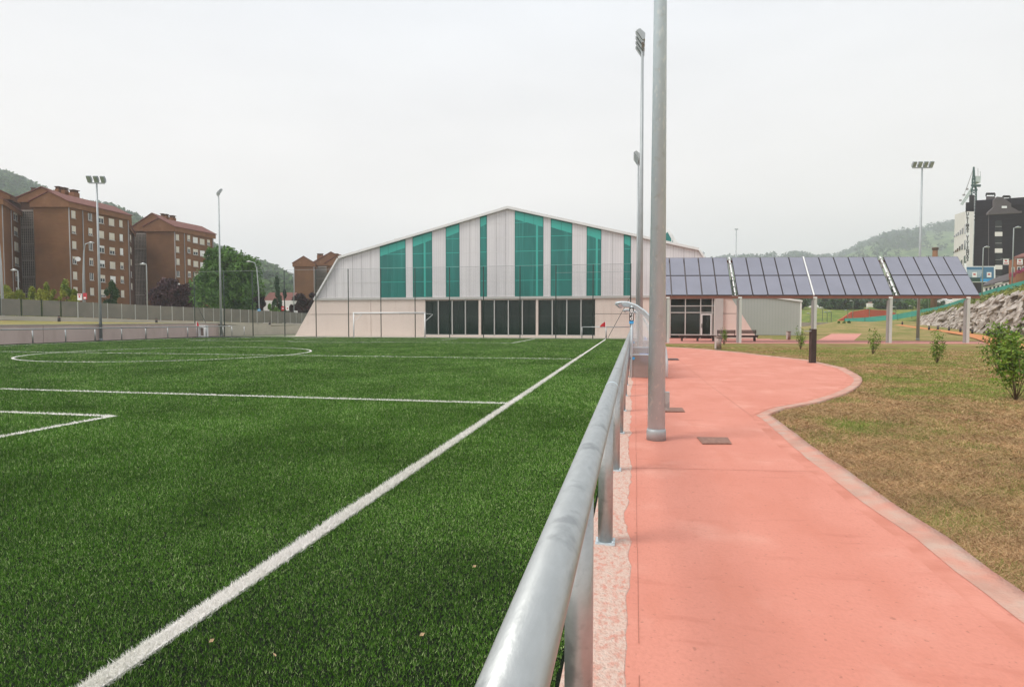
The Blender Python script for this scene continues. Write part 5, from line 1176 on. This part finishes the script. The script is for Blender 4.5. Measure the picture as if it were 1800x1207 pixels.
q = MB(); q.bar(P_(1252, 140), P_(1200, 300), .08); q.bar(P_(1252, 140), P_(1180, 340), .08); q.bar(P_(1283, 200), P_(1283, 145), .1); q.bar(P_(1300, 200), P_(1298, 165), .1)
for v, w in ((1205, 292), (1182, 332), (1157, 371)): q.bar(P_(v-5, w), P_(v+7, w), .5)
q.build('cable', M['pipe'], cr_)
# billboard
bb_ = thing('billboard', 'wide blue billboard showing a white building below the slate block', 'billboard', (*XY(1720, 125), 7)); dD = 125
def pq(x0, y0, x1, y1, dep, m, name, root, off=0, d=dD):
    n = Vector((math.sin(YAW), -math.cos(YAW), 0)); q = MB(); q.prism([C(X6(x0), Z6(y1), d-off), C(X6(x1), Z6(y1), d-off), C(X6(x1), Z6(y0), d-off), C(X6(x0), Z6(y0), d-off)], n*dep); return q.build(name, M[m], root)
bo = pq(1186, 836, 1400, 950, .2, 'white', 'frame', bb_); pr = pq(1190, 841, 1395, 944, .02, 'bill', 'print', bb_, .22)
for k in range(6): pq(1198, 862+k*9, 1318-k*4, 867+k*9, .02, 'billlight', 'printed_building', bb_, .25)
for k in range(8): pq(1204+k*14, 862, 1207+k*14, 910, .02, 'billlight', 'printed_building', bb_, .28)
pq(1192, 918, 1300, 943, .02, 'crane', 'printed_trees', bb_, .25); pq(1300, 925, 1394, 943, .02, 'cyan', 'printed_strip', bb_, .25)
for v in (1242, 1345):
    s = pq(v, 878, v+32, 914, .03, 'white', 'sticker', bb_, .34); pq(v+8, 888, v+24, 898, .01, 'signred', 'sticker_print', bb_, .38)
q = MB()
for v in (1210, 1380): q.bar(C(X6(v), Z6(950), dD+.3), C(X6(v), Z6(1060), dD+.3), .25)
q.build('leg', M['pipe'], bb_)
# shed and orange house
sh = thing('grey_roofed_shed', 'long low shed with grey roof and pale wall below the billboard', 'shed', (*XY(1745, 112), 6)); dS = 112
q = MB(); q.prism([C(X6(1318), Z6(1040), dS), C(X6(1500), Z6(1010), dS-6), C(X6(1500), Z6(945), dS-6), C(X6(1318), Z6(982), dS)], DRY*6); q.build('wall', M['cream'], sh)
q = MB(); q.prism([C(X6(1312), Z6(980), dS-.5), C(X6(1506), Z6(936), dS-6.5), C(X6(1506), Z6(895), dS-1), C(X6(1380), Z6(937), dS+3)], (0, .2, .25)); q.build('roof', M['roofgrey'], sh)
for k in range(6):
    v = 1335+k*28; y = 985-k*6.4; q = MB(); dd = dS-.3-6*(v-1318)/182; q.prism([C(X6(v), Z6(y+38), dd-.2), C(X6(v+15), Z6(y+35), dd-.2), C(X6(v+15), Z6(y+4), dd-.2), C(X6(v), Z6(y+7), dd-.2)], (0, -.06, 0)); q.build('window', M['winglass'], sh)
oh = thing('orange_house', 'orange brick house with tiled roof and pink balcony flowers at the right edge', 'house', (*XY(1795, 104), 7)); dO = 104
q = MB(); q.prism([C(X6(1500), Z6(980), dO+2), C(X6(1552), Z6(985), dO), C(X6(1552), Z6(782), dO), C(X6(1500), Z6(795), dO+2)], DRY*6); q.prism([C(X6(1552.5), Z6(985), dO-.1), C(X6(1760), Z6(975), dO-3), C(X6(1760), Z6(768), dO-3), C(X6(1552.5), Z6(783), dO-.1)], DRY*7); q.build('wall', M['brickorange'], oh)
q = MB(); q.prism([C(X6(1530), Z6(783), dO-1), C(X6(1770), Z6(762), dO-4), C(X6(1770), Z6(715), dO+3), C(X6(1590), Z6(757), dO+3)], (0, 0, .25)); q.build('roof', M['tile'], oh)
for x0, y0, x1, y1 in ((1520, 842, 1538, 885), (1560, 838, 1582, 872), (1592, 836, 1612, 862)): pq(x0, y0, x1, y1, .1, 'frame', 'window', oh, 1.2, dO); pq(x0+4, y0+5, x1-4, y1-3, .03, 'winglass', 'pane', oh, 1.35, dO)
for x0, y0, x1, y1 in ((1508, 880, 1542, 912), (1552, 864, 1592, 886), (1592, 852, 1625, 872)):
    n_ = 260; lo, hi = C(X6(x0), Z6(y1), dO-1.6), C(X6(x1), Z6(y0), dO-1.6); Q = np.stack([rng.uniform(lo.x, hi.x, n_), rng.uniform(lo.y-.3, hi.y+.1, n_), rng.uniform(lo.z, hi.z, n_)], 1)
    leaves('balcony_flowers', Q, .1, M['flower'], oh, org_of(oh))
for v, lab in ((1480, 'left of the two square white signs hung near the right street lamp'), (1578, 'right of the two square white signs hung near the orange house')):
    t = thing('hanging_sign', lab, 'sign', C(X6(v), Z6(825), 98), 'square white signs on a wire'); pq(v-19, 783, v+19, 825, .06, 'white', 'board', t, 0, 98); pq(v-14, 812, v+14, 818, .02, 'signred', 'print', t, .08, 98); pq(v-8, 792, v+8, 801, .02, 'signred', 'emblem', t, .08, 98); pq(v-38, 781, v+30, 784, .03, 'pipe', 'wire', t, .1, 98)
lamp(X6(1305), 100, 6, 434.5, 9, 'street lamp in front of the blue billboard'); lamp(X6(1515), 92, 5.5, 400, 12, 'taller street lamp before the grey shed and orange house')
# valley seen below the canopy
X7 = lambda v: 1400+v/4.5
Z7 = lambda v: 500+v/4.5
m_ = MB(); m_.loft([[tuple(C(px, py, 165)) for px, py in ((1380, 572), (1430, 571), (1480, 570), (1530, 568), (1580, 565), (1640, 563), (1700, 560))],
                    [tuple(C(px, py, 200)) for px, py in ((1380, 562), (1430, 560), (1480, 562), (1530, 563), (1580, 559), (1640, 555), (1700, 550))],
                    [tuple(C(px, py, 240)) for px, py in ((1380, 540), (1430, 541), (1480, 541), (1530, 540), (1580, 541), (1640, 540), (1700, 538))],
                    [tuple(C(px, py, 330)) for px, py in ((1380, 537), (1430, 538), (1480, 538), (1530, 538), (1580, 538), (1640, 538), (1700, 536))]])
struct(m_, 'far_slope', M['bankgrass'])
q = MB(); q.prism([C(X7(v), Z7(w), 192) for v, w in ((320, 290), (370, 262), (440, 215), (560, 197), (700, 203), (785, 225), (785, 275), (480, 292))], (0, 1, 0))
tag(q.build('red_retaining_wall', M['redearth'], org=C(X7(560), Z7(280), 192)), 'brick red retaining wall on the far green slope under the canopy', 'wall')
q = MB(); q.prism([C(X7(-200), Z7(335), 150), C(X7(385), Z7(328), 150), C(X7(385), Z7(300), 150), C(X7(-200), Z7(298), 150)], (0, .4, 0))
tag(q.build('grey_boundary_wall', M['lattice'], org=C(X7(100), Z7(335), 150)), 'long low grey boundary wall beyond the annex', 'wall')
tg = 'dark trees on the far slope'
for v, w0_, wd, lab, lf in ((260, 98, 38, 'left dark tree on the far slope between two canopy columns', 'leafdark'), (370, 88, 48, 'broad dark tree in the middle of the far slope', 'leafdark'), (480, 104, 36, 'rounded dark tree at the right end of the far tree group', 'leafdark'), (672, 100, 34, 'dark tree right behind the fourth canopy column', 'leafdark'), (780, 110, 30, 'small dark tree above the red wall', 'leafdark'),
                            (30, 95, 34, 'dark tree just right of the annex', 'leafdark'), (1010, 100, 40, 'tree behind the lamp on the far slope', 'leafgreen'), (880, 108, 30, 'rounded green tree behind the white shed', 'leafgreen'), (1150, 92, 44, 'tree left of the last canopy column', 'leafdark')):
    tree('far_tree', lab, 'tree', X7(v), 235, Z7(w0_), wd, 5.0, lf, 1100, 22, size=.55, group=tg, zfrac=0)
for v0, v1, w0_, w1_, rf_, lab, hd in ((780, 895, 143, 175, 'roofwhite', 'long white shed on the far slope', 250), (165, 265, 160, 184, 'cream', 'pale low house at the foot of the dark trees', 245), (565, 640, 136, 160, 'tile', 'tiny red roofed house on the far slope', 260), (1215, 1310, 108, 150, 'roofwhite', 'white block behind the last canopy column', 230)):
    t = thing('far_house', lab, 'house', C(X7((v0+v1)/2), Z7(w1_), hd), 'small houses beyond the lawn'); dd = hd
    a, b_, zt_ = C(X7(v0), Z7(w1_+20), dd), C(X7(v1), Z7(w1_+20), dd), C(X7(v0), Z7((w0_+w1_)/2), dd).z; n = Vector((-.2, .98, 0))*8
    q = MB(); q.prism([a, b_, b_+n, a+n], (0, 0, zt_-a.z)); q.build('wall', M['cream'], t)
    q = MB(); z2 = C(X7(v0), Z7(w0_), dd).z-zt_; a.z = b_.z = zt_+.01; q.add([a, b_, b_+n*.5+Vector((0, 0, z2)), a+n*.5+Vector((0, 0, z2)), b_+n, a+n], [(0, 1, 2, 3), (3, 2, 4, 5), (0, 3, 5), (1, 4, 2)]); q.build('roof', M[rf_], t)
for v, t_, b2_, lab in ((445, 130, 265, 'tall thin lamp above the red wall'), (575, 190, 290, 'thin lamp at the middle of the red wall'), (242, 218, 290, 'short lamp on the far green slope'), (275, 213, 290, 'second short lamp on the far green slope'), (205, 190, 285, 'slim lamp left of the two short ones'), (108, 230, 300, 'short lamp beyond the grey boundary wall'),
                         (405, 205, 285, 'lamp at the left end of the red wall'), (785, 178, 270, 'lamp at the right end of the red wall'), (912, 170, 262, 'lamp before the teal fence left of the far mast'), (1040, 110, 220, 'lamp near the weeds above the rocks')):
    x, y = XY(X7(v), 172); zb_ = zat(x, y, Z7(b2_)); lamp(X7(v), 172, zb_, Z7(t_), -4, lab, r_=.1, group='small lamps in the valley')
p = XY(1640.5, 200); t = thing('brick_chimney', 'old brick chimney showing above the solar panels', 'chimney', (*p, 3)); q = MB(); zt_ = zat(*p, 439); q.tube([(*p, 3), (*p, zt_)], [1.0, .75], 12); q.build('stack', M['brickcap'], t); q = MB(); q.tube([(*p, zt_), (*p, zt_+.7), (*p, zat(*p, 435))], [.95, .95, .8], 12); q.build('cap', M['brickdark'], t)
# ================================================================== HILLS AND FORESTS
def hill(name, crest, dc, db, pyb, m, forest, fm, label, ntree, tsz, seed, rows_=9, bump=.02):
    rs = random.Random(seed); g = []
    px0, px1 = crest[0][0], crest[-1][0]; n = 70
    def cpy(px):
        for a, b_ in zip(crest, crest[1:]):
            if a[0] <= px <= b_[0]: return a[1]+(b_[1]-a[1])*(px-a[0])/(b_[0]-a[0])
        return crest[-1][1]
    grid = []
    for r_ in range(rows_+1):
        v = r_/rows_; row = []
        for i in range(n+1):
            px = px0+(px1-px0)*i/n; top = C(px, cpy(px), dc); bot = C(px, pyb, db); s = v**.85
            z = bot.z*(1-v)+top.z*v; q_ = bot.lerp(top, v); hgt = top.z
            zz_ = bot.z+(top.z-bot.z)*(math.sin(v*math.pi/2)**1.1)*(1+.0*v) 
            q_.z = zz_+(hgt*bump*math.sin(i*.9+r_*1.7)*math.sin(i*.33+r_*.8+seed))*(0 < r_ < rows_); row.append(q_)
        grid.append(row)
    back = [Vector((p.x*1.25, p.y*1.25, 0)) for p in grid[-1]]
    q = MB(); q.loft([[tuple(p) for p in r_] for r_ in grid]+[[tuple(p) for p in back]]); struct(q, name, M[m])
    if forest:
        out = []
        for k in range(ntree):
            v = rs.random()**.8*rows_*.999; i = rs.random()*n*.999; a, b_ = int(v), int(i)
            if not forest(px0+(px1-px0)*i/n, v/rows_, rs): continue
            p = grid[a][b_].lerp(grid[a][b_+1], i-b_).lerp(grid[a+1][b_].lerp(grid[a+1][b_+1], i-b_), v-a); s = tsz*rs.uniform(.6, 1.4)*(dc*.5+(db+(dc-db)*v/rows_)*.5)/dc
            c = np.array(p)+np.array([0, 0, s*.45]); out.append((c, s))
        for k in range(int(ntree*.10)):                              # ragged crest
            i = rs.random()*n*.999; b_ = int(i)
            if not forest(px0+(px1-px0)*i/n, 1, rs): continue
            p = grid[-1][b_].lerp(grid[-1][b_+1], i-b_); s = tsz*rs.uniform(.5, 1.2); out.append((np.array(p)+np.array([0, 0, s*.5]), s))
        m2 = 46; Cn = np.array([o_[0] for o_ in out]); Sn = np.array([o_[1] for o_ in out]); 
        D = rng.normal(0, 1, (len(Cn), m2, 3)); D /= np.linalg.norm(D, axis=2)[:, :, None]; D *= rng.uniform(.45, 1, (len(Cn), m2, 1)); D[:, :, 2] *= .85
        P = (Cn[:, None, :]+D*Sn[:, None, None]*.62).reshape(-1, 3); sz = np.repeat(Sn*.17, m2)
        o = leaves(name+'_forest', P, sz, M[fm]); tag(o, label, 'forest', kind='stuff')
lc = [(-160, 270), (-60, 285), (0, 300), (35, 311), (62, 327), (100, 340), (150, 350), (176, 353), (200, 360), (240, 372), (262, 384), (300, 398), (360, 412), (385, 421), (410, 427), (440, 441), (470, 447), (495, 458), (515, 471), (545, 492), (570, 510), (640, 540), (720, 556)]
lc = [(a, b_+42) for a, b_ in lc]
hill('wooded_hill', lc, 950, 270, 566, 'forestdark', lambda px, v, rs: True, 'forest', 'dense green wood covering the hill behind the brick blocks', 7500, 13, 3)
rc2 = [(1150, 462), (1260, 452), (1310, 449), (1345, 450), (1390, 446), (1412, 447), (1440, 452), (1470, 448), (1492, 440), (1515, 432), (1535, 421), (1560, 413), (1590, 407), (1620, 404), (1640, 405), (1665, 400), (1700, 396), (1760, 392), (1900, 380), (2050, 370)]
rc2 = [(a, b_+(20 if a < 1500 else 19)) for a, b_ in rc2]
hill('far_hill', rc2, 2400, 700, 560, 'hillgrass', lambda px, v, rs: (v > .9 and rs.random() < .8) or (math.sin(px*.05+v*9)+math.sin(px*.021-v*14) > .35) or rs.random() < .08, 'forestdark', 'patches of woodland on the hazy far hill', 6500, 23, 8, bump=.03)
mc = [(600, 558), (800, 545), (1000, 530), (1150, 522), (1260, 515), (1380, 512), (1450, 520), (1550, 522), (1650, 525)]
hill('valley_hill', mc, 600, 330, 558, 'forestdark', lambda px, v, rs: True, 'forestdark', 'dark wooded rise across the valley below the canopy', 1500, 9, 5)
# ================================================================== HAZE
q = MB(); q.box(-2900, 2900, -600, 3500, -2.0, 420)
hz = q.build('haze', None); tag(hz, 'thin pale summer haze filling the valley', 'haze', kind='stuff')
hm = bpy.data.materials.new('haze'); hm.use_nodes = True; hn = hm.node_tree; hn.nodes.clear()
ho = hn.nodes.new('ShaderNodeOutputMaterial'); pv = hn.nodes.new('ShaderNodeVolumePrincipled')
pv.inputs['Color'].default_value = (.90, .935, .985, 1); pv.inputs['Density'].default_value = .00042; pv.inputs['Anisotropy'].default_value = .2
hn.links.new(pv.outputs[0], ho.inputs['Volume']); hz.data.materials.clear(); hz.data.materials.append(hm)
